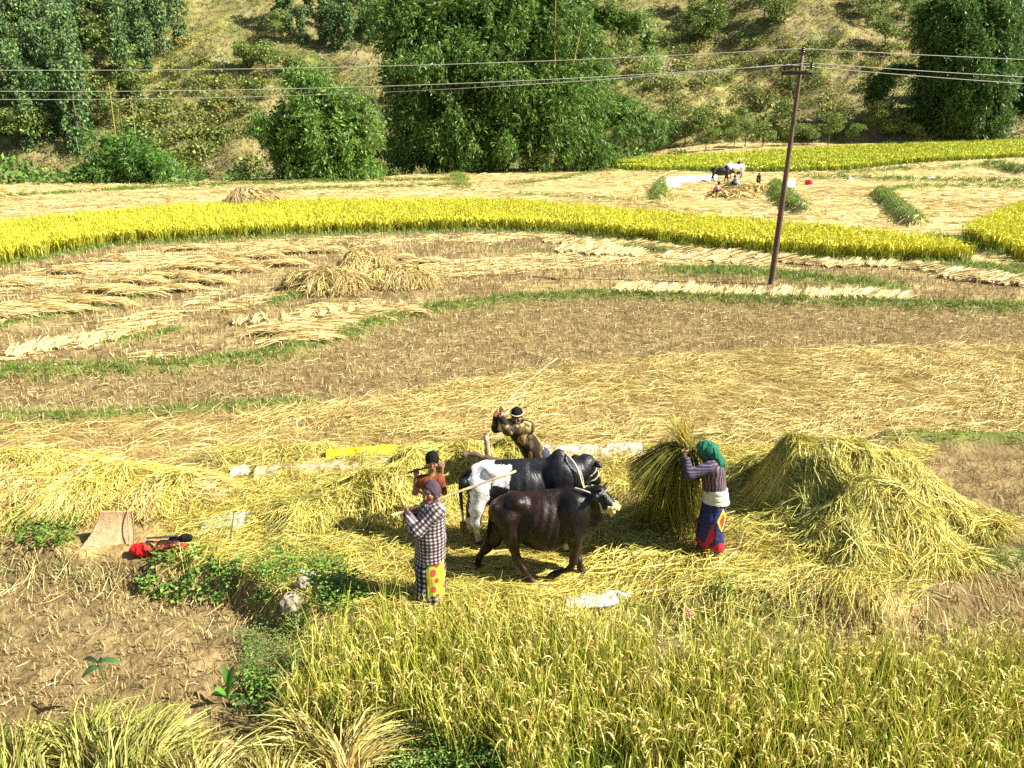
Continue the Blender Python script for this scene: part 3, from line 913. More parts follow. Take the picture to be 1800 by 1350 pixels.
SWP = [swath_mesh() for _ in range(4)]
for lab, grp, spots in [
    ('flat pale swath of cut rice in the upper stepped row at the left', 'flat swaths in the upper stepped row', [(60, 543), (125, 530), (190, 515), (248, 501), (298, 488), (345, 474), (398, 464), (455, 453), (515, 447), (565, 445), (700, 455), (760, 462)]),
    ('flat pale swath of cut rice in the lower stepped row at the left', 'flat swaths in the lower stepped row', [(15, 560), (95, 553), (180, 538), (240, 522), (300, 508), (360, 494), (420, 477), (500, 468)]),
    ('flat pale swath of cut rice beside the curved grassy bund', 'flat swaths beside the curved grassy bund', [(490, 588), (555, 590), (535, 606), (640, 566), (690, 556), (600, 577)]),
    ('flat pale swath of cut rice high up below the yellow field on the left', 'flat swaths just below the yellow field', [(30, 505), (120, 480), (210, 460), (330, 440)])]:
    for px, py in spots:
        g = at0(px + random.gauss(0, 5), py + random.gauss(0, 1.5))
        src = random.choice(SWP); o = src.copy(); COL.objects.link(o); o.name = 'rice_swath'
        o.location = (g[0], g[1], float(gz(g[:1], g[1:2])[0])); o.rotation_euler = (0, 0, random.gauss(.12, .1)); k = random.uniform(.9, 1.15); o.scale = (k, k * random.uniform(.9, 1.3), k)
        tag(o, lab, 'swath', grp)
for o in SWP: bpy.data.objects.remove(o)
for o in protos:
    bpy.data.objects.remove(o)

# sheaves of freshly cut rice in the left foreground
NEAR = [(150, 1330, 2.2, 1.0, 'green yellow sheaf of cut rice in the bottom left corner', .3), (60, 1345, 1.9, 1.0, 'yellow sheaf of cut rice at the extreme bottom left', .2),
        (300, 1335, 1.25, 1.0, 'bright yellow green sheaf fanned open beside the orange scrap', .55), (235, 1345, 1.7, 1.05, 'dull yellow sheaf between two brighter ones at the bottom left', .3),
        (505, 1310, 2.75, .95, 'brownish green sheaf lying under the leafy herbs at the bottom', .2), (580, 1350, 2.35, .95, 'tan dry sheaf with pale butts at the bottom left of centre', .4),
        (655, 1335, 1.05, 1.05, 'tall bright yellow sheaf leaning up beside the standing rice', .75), (620, 1300, 1.25, 1.0, 'yellow green sheaf leaning behind the tall bright one', .7),
        (350, 1390, 1.9, 1.0, 'straw coloured sheaf cut off by the lower picture edge', .25), (480, 1400, 2.0, 1.0, 'tan sheaf at the lower edge below the orange scrap', .25)]
for px, py, a, sc, lab, st in NEAR:
    p = at0(px, py, -.35)
    root = empty('cut_rice_sheaf', (p[0], p[1], float(gz(p[0:1], p[1:2])[0])), a)
    g = random.random()
    PN = [(.40, .40, .07), (.24, .29, .05), (.52, .46, .11), (.15, .20, .03), (.58, .48, .17), (.30, .24, .06), (.20, .15, .05)]
    pal = PN if 'yellow' in lab else P_STRAW
    o = sheaf_mesh('stalks', 420, .66 * sc, .34, .13, (.008, .014), P_STRAW if 'tan' in lab else pal, (P_GRN + PN) if 'green' in lab else PN, root, stand=st * .12, droop=.3, curl=.22)
    o.location = (-.35 * sc, 0, .02)
    tag(root, lab, 'sheaf')
bag = Bag()
x, y = scatter(-150, 470, 940, 1060, 330, [0, 1], lambda x, y, px, py: np.abs(py - cNear(px) - 12) < 34 * rng.random(len(px)))
lay_field(bag, x, y, (.1, .4), (.005, .010), .05, P_STRAW + P_STUB, flow=2.5, spread=1, fs=1.5)
tag(bag.build('bank_litter', M_STRAW), 'loose straw caught on the low bank at the lower left', 'straw', kind='stuff')
bag = Bag()
x, y = scatter(-60, 760, 1230, 1500, 900, [0], lambda x, y, px, py: (py > 1285 - 25 * np.sin(px / 120)) )
lay_field(bag, x, y, (.15, .5), (.005, .010), .16, P_STRAW + P_YEL[:3], flow=2.5, spread=.8, fs=1.5)
tag(bag.build('loose_straw', M_STRAW), 'loose tan straw litter under the cut sheaves at the bottom left', 'straw', kind='stuff')
# ------------------------------------------------------------------ continuous bodies from blended tapered limbs
class Sdf:
    def __init__(s, k=.03):
        s.p = []; s.k0 = k; s.cuts = []

    def cone(s, a, b, ra, rb, tag='', k=None):
        s.p.append(('c', np.array(a, float), np.array(b, float), ra, rb, tag, s.k0 if k is None else k, 1)); return s

    def chain(s, pts, rad, tag='', k=None):
        for i in range(len(pts) - 1):
            s.cone(pts[i], pts[i + 1], rad[i], rad[i + 1], tag, k)
        return s

    def ell(s, c, r, tag='', k=None, ax=None, sign=1):
        s.p.append(('e', np.array(c, float), np.array(r, float), np.eye(3) if ax is None else np.array(ax, float), None, tag, s.k0 if k is None else k, sign)); return s

    def cut(s, p, n):
        s.cuts.append((np.array(p, float), unit(np.array(n, float)))); return s

    @staticmethod
    def dist(q, P):
        if q[0] == 'c':
            _, a, b, ra, rb = q[:5]
            ba = b - a; L2 = (ba ** 2).sum() + 1e-12
            t = np.clip(((P - a) @ ba) / L2, 0, 1)
            return np.linalg.norm(P - a - t[..., None] * ba, axis=-1) - (ra + (rb - ra) * t)
        _, c, r, ax = q[:4]
        l = (P - c) @ ax.T
        k0 = np.linalg.norm(l / r, axis=-1); k1 = np.linalg.norm(l / (r * r), axis=-1)
        return np.where(k0 < 1e-4, -r.min(), k0 * (k0 - 1) / np.maximum(k1, 1e-6))

    @staticmethod
    def box(q):
        if q[0] == 'c':
            r = max(q[3], q[4])
            return np.minimum(q[1], q[2]) - r, np.maximum(q[1], q[2]) + r
        m = np.abs(q[3].T) @ q[2]
        return q[1] - m, q[1] + m

    def mesh(s, h, grow=0.0):
        bx = [s.box(q) for q in s.p if q[7] > 0]
        lo = np.min([b[0] for b in bx], 0) - 3 * h - grow - .03; hi = np.max([b[1] for b in bx], 0) + 3 * h + grow + .03
        n = np.ceil((hi - lo) / h).astype(int) + 1
        ax = [lo[i] + h * np.arange(n[i]) for i in range(3)]
        D = np.full(n, 1.0, np.float32)
        for q in s.p:
            b0, b1 = s.box(q); m = q[6] * 1.2 + grow + 3 * h
            i0 = np.clip(np.floor((b0 - m - lo) / h).astype(int), 0, n - 1); i1 = np.clip(np.ceil((b1 + m - lo) / h).astype(int) + 1, 1, n)
            sl = tuple(slice(i0[i], i1[i]) for i in range(3))
            G = np.stack(np.meshgrid(*[ax[i][sl[i]] for i in range(3)], indexing='ij'), -1)
            d = s.dist(q, G); k = max(q[6], 1e-5); e = D[sl]
            if q[7] > 0:
                t = np.clip(.5 + .5 * (e - d) / k, 0, 1)
                D[sl] = e * (1 - t) + d * t - k * t * (1 - t)
            else:
                t = np.clip(.5 - .5 * (e + d) / k, 0, 1)
                D[sl] = e * (1 - t) - d * t + k * t * (1 - t)
        D -= grow
        if s.cuts:
            G = np.stack(np.meshgrid(*ax, indexing='ij'), -1)
            for p, nn in s.cuts:
                D = np.maximum(D, ((G - p) @ nn).astype(np.float32))
        return surface_net(D, lo, h)

    def tags(s, V):
        ds = np.stack([s.dist(q, V) if q[7] > 0 else np.full(len(V), 9.) for q in s.p], 0)
        i = ds.argmin(0)
        return np.array([q[5] for q in s.p])[i]


def surface_net(D, lo, h):
    ins = D < 0
    n = np.array(D.shape)
    cn = n - 1
    cor = [(i, j, k) for i in (0, 1) for j in (0, 1) for k in (0, 1)]
    cs = lambda A, c: A[c[0]:c[0] + cn[0], c[1]:c[1] + cn[1], c[2]:c[2] + cn[2]]
    cnt = sum(cs(ins, c).astype(np.int8) for c in cor)
    act = (cnt > 0) & (cnt < 8)
    I = np.argwhere(act)
    vid = np.full(cn, -1, np.int64); vid[act] = np.arange(len(I))
    acc = np.zeros((len(I), 3)); w = np.zeros(len(I))
    for c in cor:
        for a in range(3):
            if c[a] == 1: continue
            c2 = list(c); c2[a] = 1
            A = D[I[:, 0] + c[0], I[:, 1] + c[1], I[:, 2] + c[2]]; B = D[I[:, 0] + c2[0], I[:, 1] + c2[1], I[:, 2] + c2[2]]
            x = (A < 0) != (B < 0)
            t = A / np.where(x, A - B, 1)
            p = np.array(c, float)[None] + np.zeros((len(I), 3)); p[:, a] += t
            acc[x] += p[x]; w[x] += 1
    V = lo + h * (I + acc / np.maximum(w, 1)[:, None])
    Q = []
    for a in range(3):
        b, c = (a + 1) % 3, (a + 2) % 3
        sl0 = [slice(None)] * 3; sl1 = [slice(None)] * 3
        sl0[a] = slice(0, n[a] - 1); sl1[a] = slice(1, n[a])
        A, B = ins[tuple(sl0)], ins[tuple(sl1)]
        E = np.argwhere(A != B)
        E = E[(E[:, b] > 0) & (E[:, c] > 0) & (E[:, b] < n[b] - 1) & (E[:, c] < n[c] - 1)]
        ea = A[E[:, 0], E[:, 1], E[:, 2]]
        def v(db, dc):
            e = E.copy(); e[:, b] += db; e[:, c] += dc
            return vid[e[:, 0], e[:, 1], e[:, 2]]
        q = np.stack([v(-1, -1), v(0, -1), v(0, 0), v(-1, 0)], 1)
        q[~ea] = q[~ea][:, ::-1]
        Q.append(q)
    Q = np.concatenate(Q)
    Q = Q[(Q >= 0).all(1)]
    return V, Q


def relax(V, Q, it=2, f=.5):
    for _ in range(it):
        S = np.zeros_like(V); c = np.zeros(len(V))
        for i in range(4):
            for j in (1, 3):
                np.add.at(S, Q[:, i], V[Q[:, (i + j) % 4]]); np.add.at(c, Q[:, i], 1)
        V = V * (1 - f) + f * S / np.maximum(c, 1)[:, None]
    return V


def vnormals(V, Q):
    N = np.zeros_like(V)
    fn = np.cross(V[Q[:, 2]] - V[Q[:, 0]], V[Q[:, 3]] - V[Q[:, 1]])
    for i in range(4): np.add.at(N, Q[:, i], fn)
    return unit(N)


def body(name, sdf, h, mat, colf, parent, grow=0.0, wrinkle=0.0, wf=14, it=1, stretch=(1, 1, .35)):
    V, Q = sdf.mesh(h, grow)
    V = relax(V, Q, it)
    if wrinkle:
        N = vnormals(V, Q)
        d = fbm(V[:, 0] * wf * stretch[0], V[:, 1] * wf * stretch[1], V[:, 2] * wf * stretch[2], seed=len(name), o=3) - .5
        V = V + N * (d * 2 * wrinkle)[:, None]
    C = colf(V, sdf.tags(V))
    return mesh_np(name, V, Q, C, mat, parent, True)


def frame(fwd, up=(0, 0, 1)):
    f = unit(np.array(fwd, float)); r = unit(np.cross(f, np.array(up, float))); u = np.cross(r, f)
    return r, f, u


SKIN = np.array([.24, .125, .07])


def add_head(s, c, fwd, up=(0, 0, 1), k=1.0):
    c = np.array(c, float); r, f, u = frame(fwd, up)
    A = np.stack([r, f, u])
    P = lambda x, y, z: c + k * (r * x + f * y + u * z)
    s.ell(P(0, -.008, .028), np.array([.073, .092, .085]) * k, 'head', .02, A)
    s.cone(P(0, .028, -.02), P(0, .05, -.085), .055 * k, .030 * k, 'head', .03 * k)
    for q in (-1, 1):
        s.ell(P(.036 * q, .058, -.022), np.array([.026, .022, .022]) * k, 'head', .02 * k, A)
        s.ell(P(.075 * q, -.002, -.012), np.array([.010, .020, .032]) * k, 'head', .006, A)
        s.ell(P(.031 * q, .088, .008), np.array([.017, .012, .011]) * k, 'head', .012 * k, A, -1)
        s.ell(P(.031 * q, .074, .008), np.array([.013, .013, .011]) * k, 'head', .002, A)
        s.cone(P(.016 * q, .082, .026), P(.046 * q, .072, .026), .008 * k, .006 * k, 'head', .01 * k)
    s.cone(P(0, .082, .010), P(0, .103, -.028), .008 * k, .012 * k, 'head', .010 * k)
    s.cone(P(-.016, .081, -.055), P(.016, .081, -.055), .008 * k, .008 * k, 'head', .006 * k)
    s.cone(P(-.012, .079, -.066), P(.012, .079, -.066), .008 * k, .008 * k, 'head', .006 * k)
    return (c, r, f, u, k)


def face_cols(V, hd, C, skin):
    c, r, f, u, k = hd
    l = (V - c) / k
    x, y, z = l @ r, l @ f, l @ u
    near = (np.abs(x) < .09) & (y > .04) & (np.abs(z) < .12)
    for q in (-1, 1):
        e = near & (((x - .031 * q) / .015) ** 2 + ((z - .008) / .0075) ** 2 < 1)
        C[e] = (.55, .52, .48)
        e2 = near & (((x - .031 * q) / .0075) ** 2 + ((z - .008) / .0085) ** 2 < 1)
        C[e2] = (.015, .01, .008)
        b = near & (np.abs(x - .032 * q) < .021) & (np.abs(z - .031 + .08 * np.abs(x - .03 * q)) < .006)
        C[b] = (.025, .018, .014)
    m = near & (np.abs(x) < .024) & (np.abs(z + .060) < .011)
    C[m] = skin * np.array([1.05, .62, .62])
    m = near & (np.abs(x) < .022) & (np.abs(z + .0605) < .0022)
    C[m] = skin * .25
    ck = np.exp(-(((np.abs(x) - .04) / .025) ** 2 + ((z + .02) / .03) ** 2)) * (y > .03)
    C[:] = C * (1 + ck[:, None] * np.array([.18, .02, .0]))


def add_hand(s, wrist, g, axis, k=1.0, thumb=1, rad=.014):
    """a hand closed round a stick through g along axis"""
    wrist = np.array(wrist, float); g = np.array(g, float)
    a = unit(np.array(axis, float)); w = wrist - g; w = unit(w - a * (w @ a)); n = np.cross(a, w) * thumb
    palm = g + w * (.040 * k) + n * .012
    s.cone(wrist, palm, .021 * k, .024 * k, 'skin', .012)
    A = np.stack([a, w, n])
    s.ell(g + w * .036 * k + n * .010, np.array([.040, .036, .016]) * k, 'skin', .012, A)
    R = rad + .010 * k
    for i, (o, ln) in enumerate(zip((-.030, -.010, .010, .029), (.85, 1.0, 1.05, .95))):
        th = np.radians(np.array([20, 85, 160, 235 * ln]))
        pts = [g + a * o * k + R * (w * np.cos(t) + n * np.sin(t)) for t in th]
        pts[0] = g + a * o * k + w * .022 * k + n * R
        s.chain(pts, np.array([.0095, .0088, .008, .0072]) * k, 'skin', .004)
    th = np.radians([-15, -75, -130])
    pts = [g + a * .036 * k + R * (w * np.cos(t) * 1.25 + n * np.sin(t)) for t in th]
    s.chain([g + w * .05 * k + a * .028 * k] + pts, np.array([.013, .0115, .0095, .008]) * k, 'skin', .006)


def add_foot(s, ankle, toe_dir, k=1.0):
    ankle = np.array(ankle, float); d = unit(np.array([toe_dir[0], toe_dir[1], 0.]))
    side = np.array([-d[1], d[0], 0])
    heel = np.array([ankle[0], ankle[1], .028]) - d * .035 * k
    ball = np.array([ankle[0], ankle[1], .022]) + d * .125 * k
    s.cone(ankle, heel, .035 * k, .03 * k, 'skin', .03)
    s.cone(heel + d * .03, ball, .032 * k, .026 * k, 'skin', .03)
    s.cone(ankle, ball, .03 * k, .02 * k, 'skin', .03)
    for i, o in enumerate((-.032, -.016, 0, .015, .03)):
        s.cone(ball + side * o * k, ball + side * o * 1.15 * k + d * (.055 - .006 * i) * k - np.array([0, 0, .006]), .0105 * k, .009 * k, 'skin', .006)


def stick(name, label, a, b, r0, r1, col, bendv=(0, 0, 0), cat='stick'):
    a, b = np.array(a, float), np.array(b, float)
    t = np.linspace(0, 1, 14)[:, None]
    pts = a + (b - a) * t + np.array(bendv) * (4 * t * (1 - t)) + rng.normal(0, r0 * .15, (14, 3))
    V, Q = tube(pts - a, np.linspace(r0, r1, 14) * (1 + .12 * (np.arange(14) % 4 == 0)), 8)
    C = np.array(col) * rng.uniform(.8, 1.15, (len(V), 1))
    o = mesh_np(name, V, Q, C, M_WOOD, smooth=True); o.location = tuple(a)
    return tag(o, label, cat)


class Pose:
    """turns a pixel and a distance (offset from the root) into the figure's own space"""
    def __init__(s, px, py, z=0.0):
        p = at0(px, py, z); s.root = p; s.Y = p[1]

    def __call__(s, px, py, dy=0.0):
        return atY(px, py, s.Y + dy) - s.root

    def W(s, px, py, dy=0.0):
        return atY(px, py, s.Y + dy)


def plain(c, amt=.08, f=20):
    c = np.array(c, float)
    return lambda V, T: np.clip(c * (1 + amt * 2 * (fbm(V[:, 0] * f, V[:, 1] * f, V[:, 2] * f, seed=2) - .5))[:, None], 0, 1)


def skin_fn(hd, skin=SKIN):
    def f(V, T):
        C = np.repeat(skin[None], len(V), 0) * (1 + .12 * (fbm(V[:, 0] * 15, V[:, 1] * 15, V[:, 2] * 15, seed=4) - .5))[:, None]
        if hd is not None: face_cols(V, hd, C, skin)
        return C
    return f


def hair_cap(name, hd, parent, col=(.012, .010, .009), low=-.03, front=.055, thick=.014, h=.007):
    c, r, f, u, k = hd
    A = np.stack([r, f, u]); s = Sdf(.02)
    P = lambda x, y, z: c + k * (r * x + f * y + u * z)
    s.ell(P(0, -.012, .034), (np.array([.075, .094, .086]) + thick) * k, 'hair', .02, A)
    s.ell(P(0, .112, -.040), np.array([.072, .088, .092]) * k, '', .010, A, -1)
    for q in (-1, 1): s.ell(P(.075 * q, .045, -.05), np.array([.02, .035, .05]) * k, '', .01, A, -1)
    s.cut(P(0, 0, low), -u + f * .25)
    return body(name, s, h, M_HAIR, plain(col, .3, 50), parent, wrinkle=.006, wf=40, stretch=(1, 1, 1))


# ---------- woman in the checked shirt
def check_cols(V, T, dark=(.035, .026, .028), light=(.58, .52, .49), mid=(.14, .10, .105), per=.042, segs=None):
    u = np.arctan2(V[:, 1] + .0, V[:, 0]) * .16 + V[:, 0] * .0; v = V[:, 2].copy()
    if segs:
        for tg, a, b in segs:
            m = T == tg
            if not m.any(): continue
            a = np.array(a); b = np.array(b); d = unit(b - a)
            q = V[m] - a; v[m] = q @ d
            e1 = unit(np.cross(d, [0, 0, 1.])); e2 = np.cross(d, e1)
            u[m] = np.arctan2(q @ e2, q @ e1) * .055
    wob = .006 * (fbm(V[:, 0] * 12, V[:, 1] * 12, V[:, 2] * 12, seed=7) - .5) * 2
    s1 = np.sin((u + wob) * 2 * PI / per) > .1; s2 = np.sin((v + wob) * 2 * PI / per) > .1
    C = np.where((s1 & s2)[:, None], light, np.where((s1 | s2)[:, None], mid, dark))
    return np.array(C, float)


def woman_checked():
    p = Pose(756, 1057)
    root = empty('person', p.root)
    Z = lambda x, y, z: np.array([x, y, z])
    s = Sdf(.035)
    neck = p(759, 887); hd_c = p(757, 866)
    hd = add_head(s, hd_c, (-.46, -.88, .02), k=1.04)
    s.cone(neck + Z(.02, 0, -.02), hd_c + Z(.02, .02, -.06), .055, .048, 'skin')
    s.cone(p(757, 905), p(757, 945), .125, .11, 'torso', .05); s.cone(p(757, 945), p(757, 970), .115, .14, 'torso', .05)
    sh_n = p(769, 899, -.12); el_n = p(733, 934, -.20); wr_n = p(717, 906, -.10); g_n = p(711, 898, -.06)
    sh_f = p(746, 897, .13); el_f = p(726, 929, .16); wr_f = p(722, 902, .10); g_f = p(726, 893, .05)
    ax = unit(p.W(907, 828.5, .16) - p.W(700, 899, -.06))
    s.chain([sh_n, el_n, wr_n], [.058, .043, .028], 'arm'); s.chain([sh_f, el_f, wr_f], [.058, .043, .028], 'arm')
    add_hand(s, wr_n, g_n, ax, .95, 1); add_hand(s, wr_f, g_f, ax, .95, -1)
    for q in (-1, 1):
        hip = p(757, 965, .08 * q); knee = Z(.0 + .02 * q, .09 * q, .42); ank = Z(-.01 + .03 * q, .10 * q, .07)
        s.chain([hip, knee, ank], [.085, .06, .036], 'leg'); add_foot(s, ank, (-1, -.1))
    body('body', s, .0065, M_SKIN, skin_fn(hd), root)
    # shirt
    t = Sdf(.05)
    t.cone(p(760, 900), p(757, 945), .155, .165, 'torso', .06); t.cone(p(757, 945), p(756, 985), .165, .178, 'torso', .05)
    t.cone(p(768, 896, -.09), p(748, 896, .11), .075, .075, 'torso', .06)
    t.chain([sh_n + Z(-.01, 0, 0), el_n, p(716.5, 905, -.10)], [.088, .072, .050], 'near', .035)
    t.chain([sh_f, el_f, p(721, 904, .10)], [.082, .066, .048], 'far', .035)
    t.cut(p(756, 979), (0, 0, -1)); t.ell(p(757, 878), (.062, .07, .06), '', .02, None, -1)
    segs = [('near', sh_n, el_n), ('far', sh_f, el_f)]
    body('shirt', t, .0065, M_CLOTH, lambda V, T: check_cols(V, T, segs=segs), root, wrinkle=.014, wf=9)
    # wrapped plaid skirt
    k = Sdf(.06)
    k.cone(p(757, 955), p(756, 1000), .155, .165, '', .05); k.cone(p(756, 1000), p(755, 1062), .165, .185, '', .05)
    k.cut((0, 0, .035), (0, 0, -1)); k.cut(p(757, 950), (0, 0, 1))
    def sk(V, T):
        C = check_cols(V, T, dark=(.012, .012, .016), light=(.42, .42, .44), mid=(.07, .07, .085), per=.06)
        ang = np.arctan2(V[:, 1], V[:, 0])
        z0 = .15
        pan = (ang < -.25) & (ang > -1.62) & (V[:, 2] > z0 + .03 * np.sin(V[:, 0] * 30))
        n = fbm(V[:, 0] * 10, V[:, 1] * 10, V[:, 2] * 9, seed=15, o=2)
        g = np.where(n[:, None] > .60, (.75, .05, .04), np.where(n[:, None] < .36, (.85, .62, .03), (.30, .70, .05)))
        # round red and orange blotches printed on the green panel
        uu, vv = ang * .18 / .085, V[:, 2] / .105
        row = np.floor(vv); uu = uu + .5 * (row % 2)
        rr = np.hypot(uu - np.floor(uu) - .5, (vv - row - .5)) + .12 * (n - .5)
        kind = (np.floor(uu) + row) % 2
        rr = rr + .35 * (n - .5)
        g = np.where((rr < .40)[:, None], np.where((kind > 0)[:, None], (.66, .06, .05), (.74, .46, .03)), np.where((n > .60)[:, None], (.62, .60, .05), (.28, .58, .06)))
        C[pan] = g[pan]
        return C
    body('skirt', k, .0065, M_CLOTH, sk, root, wrinkle=.020, wf=11, stretch=(1, 1, .12))
    # headscarf
    c, r, f, u, kk = hd
    A = np.stack([r, f, u]); P = lambda x, y, z: c + r * x + f * y + u * z
    q = Sdf(.03)
    q.ell(P(0, -.018, .03), (.090, .110, .104), '', .02, A)
    q.cone(P(0, -.06, 0), P(.01, -.075, -.11), .085, .065, '', .04)
    q.cone(P(.0, -.03, -.10), P(0, .02, -.125), .075, .055, '', .03)
    q.ell(P(0, .125, -.015), (.082, .125, .098), '', .012, A, -1)
    body('headscarf', q, .0065, M_CLOTH, plain((.06, .04, .055), .5, 22), root, wrinkle=.012, wf=13, stretch=(1, 1, .6))
    tag(root, 'woman in a checked shirt and dark headscarf with a long stick across her shoulder', 'person')
    stick('wooden_stick', 'long pale bamboo stick across the shoulder of the woman in the checked shirt', p.W(690, 906, -.08), p.W(907, 828.5, .18), .017, .013, (.52, .38, .20))


def boy():
    p = Pose(757, 951)
    root = empty('person', p.root)
    Z = lambda x, y, z: np.array([x, y, z])
    s = Sdf(.03)
    hc = p(760, 811)
    hd = add_head(s, hc, (.10, -.97, -.16), k=1.0)
    s.cone(p(757, 840), hc + Z(0, .015, -.07), .05, .045, 'skin')
    s.cone(p(755, 852), p(757, 890), .10, .09, 'torso', .05)
    shl, shr = p(740, 844, .0), p(773, 843, .0)
    s.cone(shl, shr, .045, .045, 'torso', .05)
    ell, wrl, gl = p(729.5, 866, -.02), p(730.5, 840, -.03), p(731, 831, -.02)
    elr, wrr, gr = p(781, 866, .05), p(777, 840, .05), p(774, 822, .045)
    a, b = p.W(713, 832, -.02), p.W(783, 813.5, .09)
    ax = unit(b - a)
    gl = a - p.root + ax * ((p.W(731, 829, -.02) - a) @ ax); gr = a - p.root + ax * ((p.W(776, 816, .08) - a) @ ax)
    s.chain([shl, ell, wrl], [.044, .034, .024], 'arm'); s.chain([shr, elr, wrr], [.044, .034, .024], 'arm')
    add_hand(s, wrl, gl, ax, .85, 1); add_hand(s, wrr, gr, ax, .85, -1)
    for q in (-1, 1):
        hip = p(757 + 9 * q, 893); knee = Z(.075 * q, -.02, .34); ank = Z(.08 * q, .03, .065)
        s.chain([hip, knee, ank], [.072, .05, .033], 'leg'); add_foot(s, ank, (.2 * q, -1), .85)
    skin = np.array([.30, .155, .085])
    body('body', s, .0065, M_SKIN, skin_fn(hd, skin), root)
    t = Sdf(.04)
    t.cone(p(755.5, 850), p(757, 895), .125, .125, '', .05); t.cone(shl, shr, .062, .062, '', .05)
    t.cone(shl, shl * .45 + ell * .55, .062, .058, '', .03); t.cone(shr, shr * .45 + elr * .55, .062, .058, '', .03)
    t.cut(p(757, 893), (0, 0, -1)); t.ell(p(758, 833, -.07), (.055, .07, .06), '', .015, None, -1); t.ell(p(757, 832), (.052, .05, .05), '', .015, None, -1)
    t.cut(shl * .5 + ell * .5, ell - shl); t.cut(shr * .5 + elr * .5, elr - shr) if False else None
    body('t_shirt', t, .0065, M_CLOTH, plain((.19, .055, .02), .25), root, wrinkle=.010, wf=14)
    k = Sdf(.05)
    for q in (-1, 1):
        k.cone(p(757 + 8 * q, 893), Z(.085 * q, -.015, .30), .10, .085, '', .03)
    k.cut((0, 0, .32), (0, 0, -1))
    body('shorts', k, .008, M_CLOTH, plain((.03, .03, .045), .2), root, wrinkle=.01, wf=12)
    hair_cap('hair', hd, root)
    tag(root, 'dark haired boy in a rust brown T-shirt standing behind the checked-shirt woman', 'person')
    stick('wooden_stick', 'short dark stick held across the neck of the boy in the brown shirt', a, b, .013, .011, (.16, .10, .06))


def man():
    p = Pose(950, 883)
    root = empty('person', p.root)
    Z = lambda x, y, z: np.array([x, y, z])
    s = Sdf(.035)
    hc = p(909, 731)
    upv = unit(np.array([-.10, -.10, 1.]))
    hd = add_head(s, hc, (-.18, -.95, -.30), upv, k=1.0)
    ch, wa = p(914, 757), p(934, 787)
    s.cone(p(913, 751), hc + Z(0.01, .02, -.07), .06, .052, 'skin')
    s.cone(ch, wa, .135, .115, 'torso', .05); s.cone(wa, p(944, 802), .12, .14, 'torso', .05)
    shr, shl = p(897, 746, .03), p(928, 751, -.06)          # his right is the picture's left
    s.cone(shr, shl, .06, .06, 'torso', .05)
    eln, wrn = p(893, 757, -.26), p(881, 734, -.24)
    elf, wrf = p(873.5, 752, -.08), p(872.5, 731, -.16)
    g1, g2 = p(880, 722, -.21), p(874, 726, -.20)
    a, b = p.W(869, 729, -.20), p.W(980.5, 629, .25)
    ax = unit(b - a)
    g1 = a - p.root + ax * .10; g2 = a - p.root + ax * .03
    s.chain([shl, eln, wrn], [.058, .046, .030], 'near'); s.chain([shr, elf, wrf], [.058, .046, .030], 'far')
    add_hand(s, wrn, g1, ax, 1.05, 1); add_hand(s, wrf, g2, ax, 1.05, -1)
    for q in (-1, 1):
        hip = p(946 + 8 * q, 805); knee = Z(-.06 + .13 * q, -.08 * q, .47); ank = Z(.14 * q, .05 * q, .075)
        s.chain([hip, knee, ank], [.09, .063, .04], 'leg'); add_foot(s, ank, (-.2, -1), 1.05)
    skin = np.array([.27, .125, .075])
    body('body', s, .0065, M_SKIN, skin_fn(hd, skin), root)
    t = Sdf(.05)
    t.cone(ch, wa, .162, .145, '', .06); t.cone(wa, p(943, 801), .145, .16, '', .05); t.cone(shr, shl, .082, .082, '', .06)
    t.chain([shl, eln, wrn * .85 + eln * .15], [.085, .066, .05], '', .03); t.chain([shr, elf, wrf * .85 + elf * .15], [.082, .066, .05], '', .03)
    t.cut(p(945, 803), Z(.25, 0, -1)); t.ell(p(911, 745, -.05), (.06, .075, .05), '', .015, None, -1)
    def camo(V, T):
        n = fbm(V[:, 0] * 9, V[:, 1] * 9, V[:, 2] * 5, seed=25, o=2); m = fbm(V[:, 0] * 14, V[:, 1] * 14, V[:, 2] * 10, seed=26, o=2)
        C = np.where((n > .50)[:, None], (.03, .022, .015), np.where((m > .54)[:, None], (.30, .20, .07), (.36, .30, .12)))
        C = np.where((m < .42)[:, None], (.10, .07, .03), C)
        return np.array(C, float)
    body('camouflage_shirt', t, .0065, M_CLOTH, camo, root, wrinkle=.014, wf=12)
    k = Sdf(.05)
    for q in (-1, 1):
        k.chain([p(945 + 7 * q, 800), Z(-.06 + .13 * q, -.08 * q, .47), Z(.14 * q, .05 * q, .12)], [.125, .10, .085], '', .03)
    k.cut((0, 0, .13), (0, 0, -1))
    body('trousers', k, .009, M_CLOTH, plain((.055, .06, .085), .2), root, wrinkle=.014, wf=10)
    hair_cap('hair', hd, root, thick=.008, low=.0)
    c, r, f, u, kk = hd
    th = np.linspace(0, 2 * PI, 28)
    pts = [c + r * math.cos(t) * .089 + f * (math.sin(t) * .107 - .012) + u * (.052 + .014 * math.sin(t) + .014 * math.cos(t)) for t in th]
    V, Q = tube(pts, .0085, 6, cap=False)
    mesh_np('headband', V, Q, np.array([[.45, .55, .28]]) * rng.uniform(.7, 1.2, (len(V), 1)), M_CLOTH, root, True)
    tag(root, 'man in a camouflage shirt and pale headband swinging a threshing stick over his shoulder', 'person')
    stick('threshing_stick', 'thin pale stick raised high by the man in the camouflage shirt', a, b, .012, .008, (.66, .54, .30), bendv=(-.02, 0, .03))


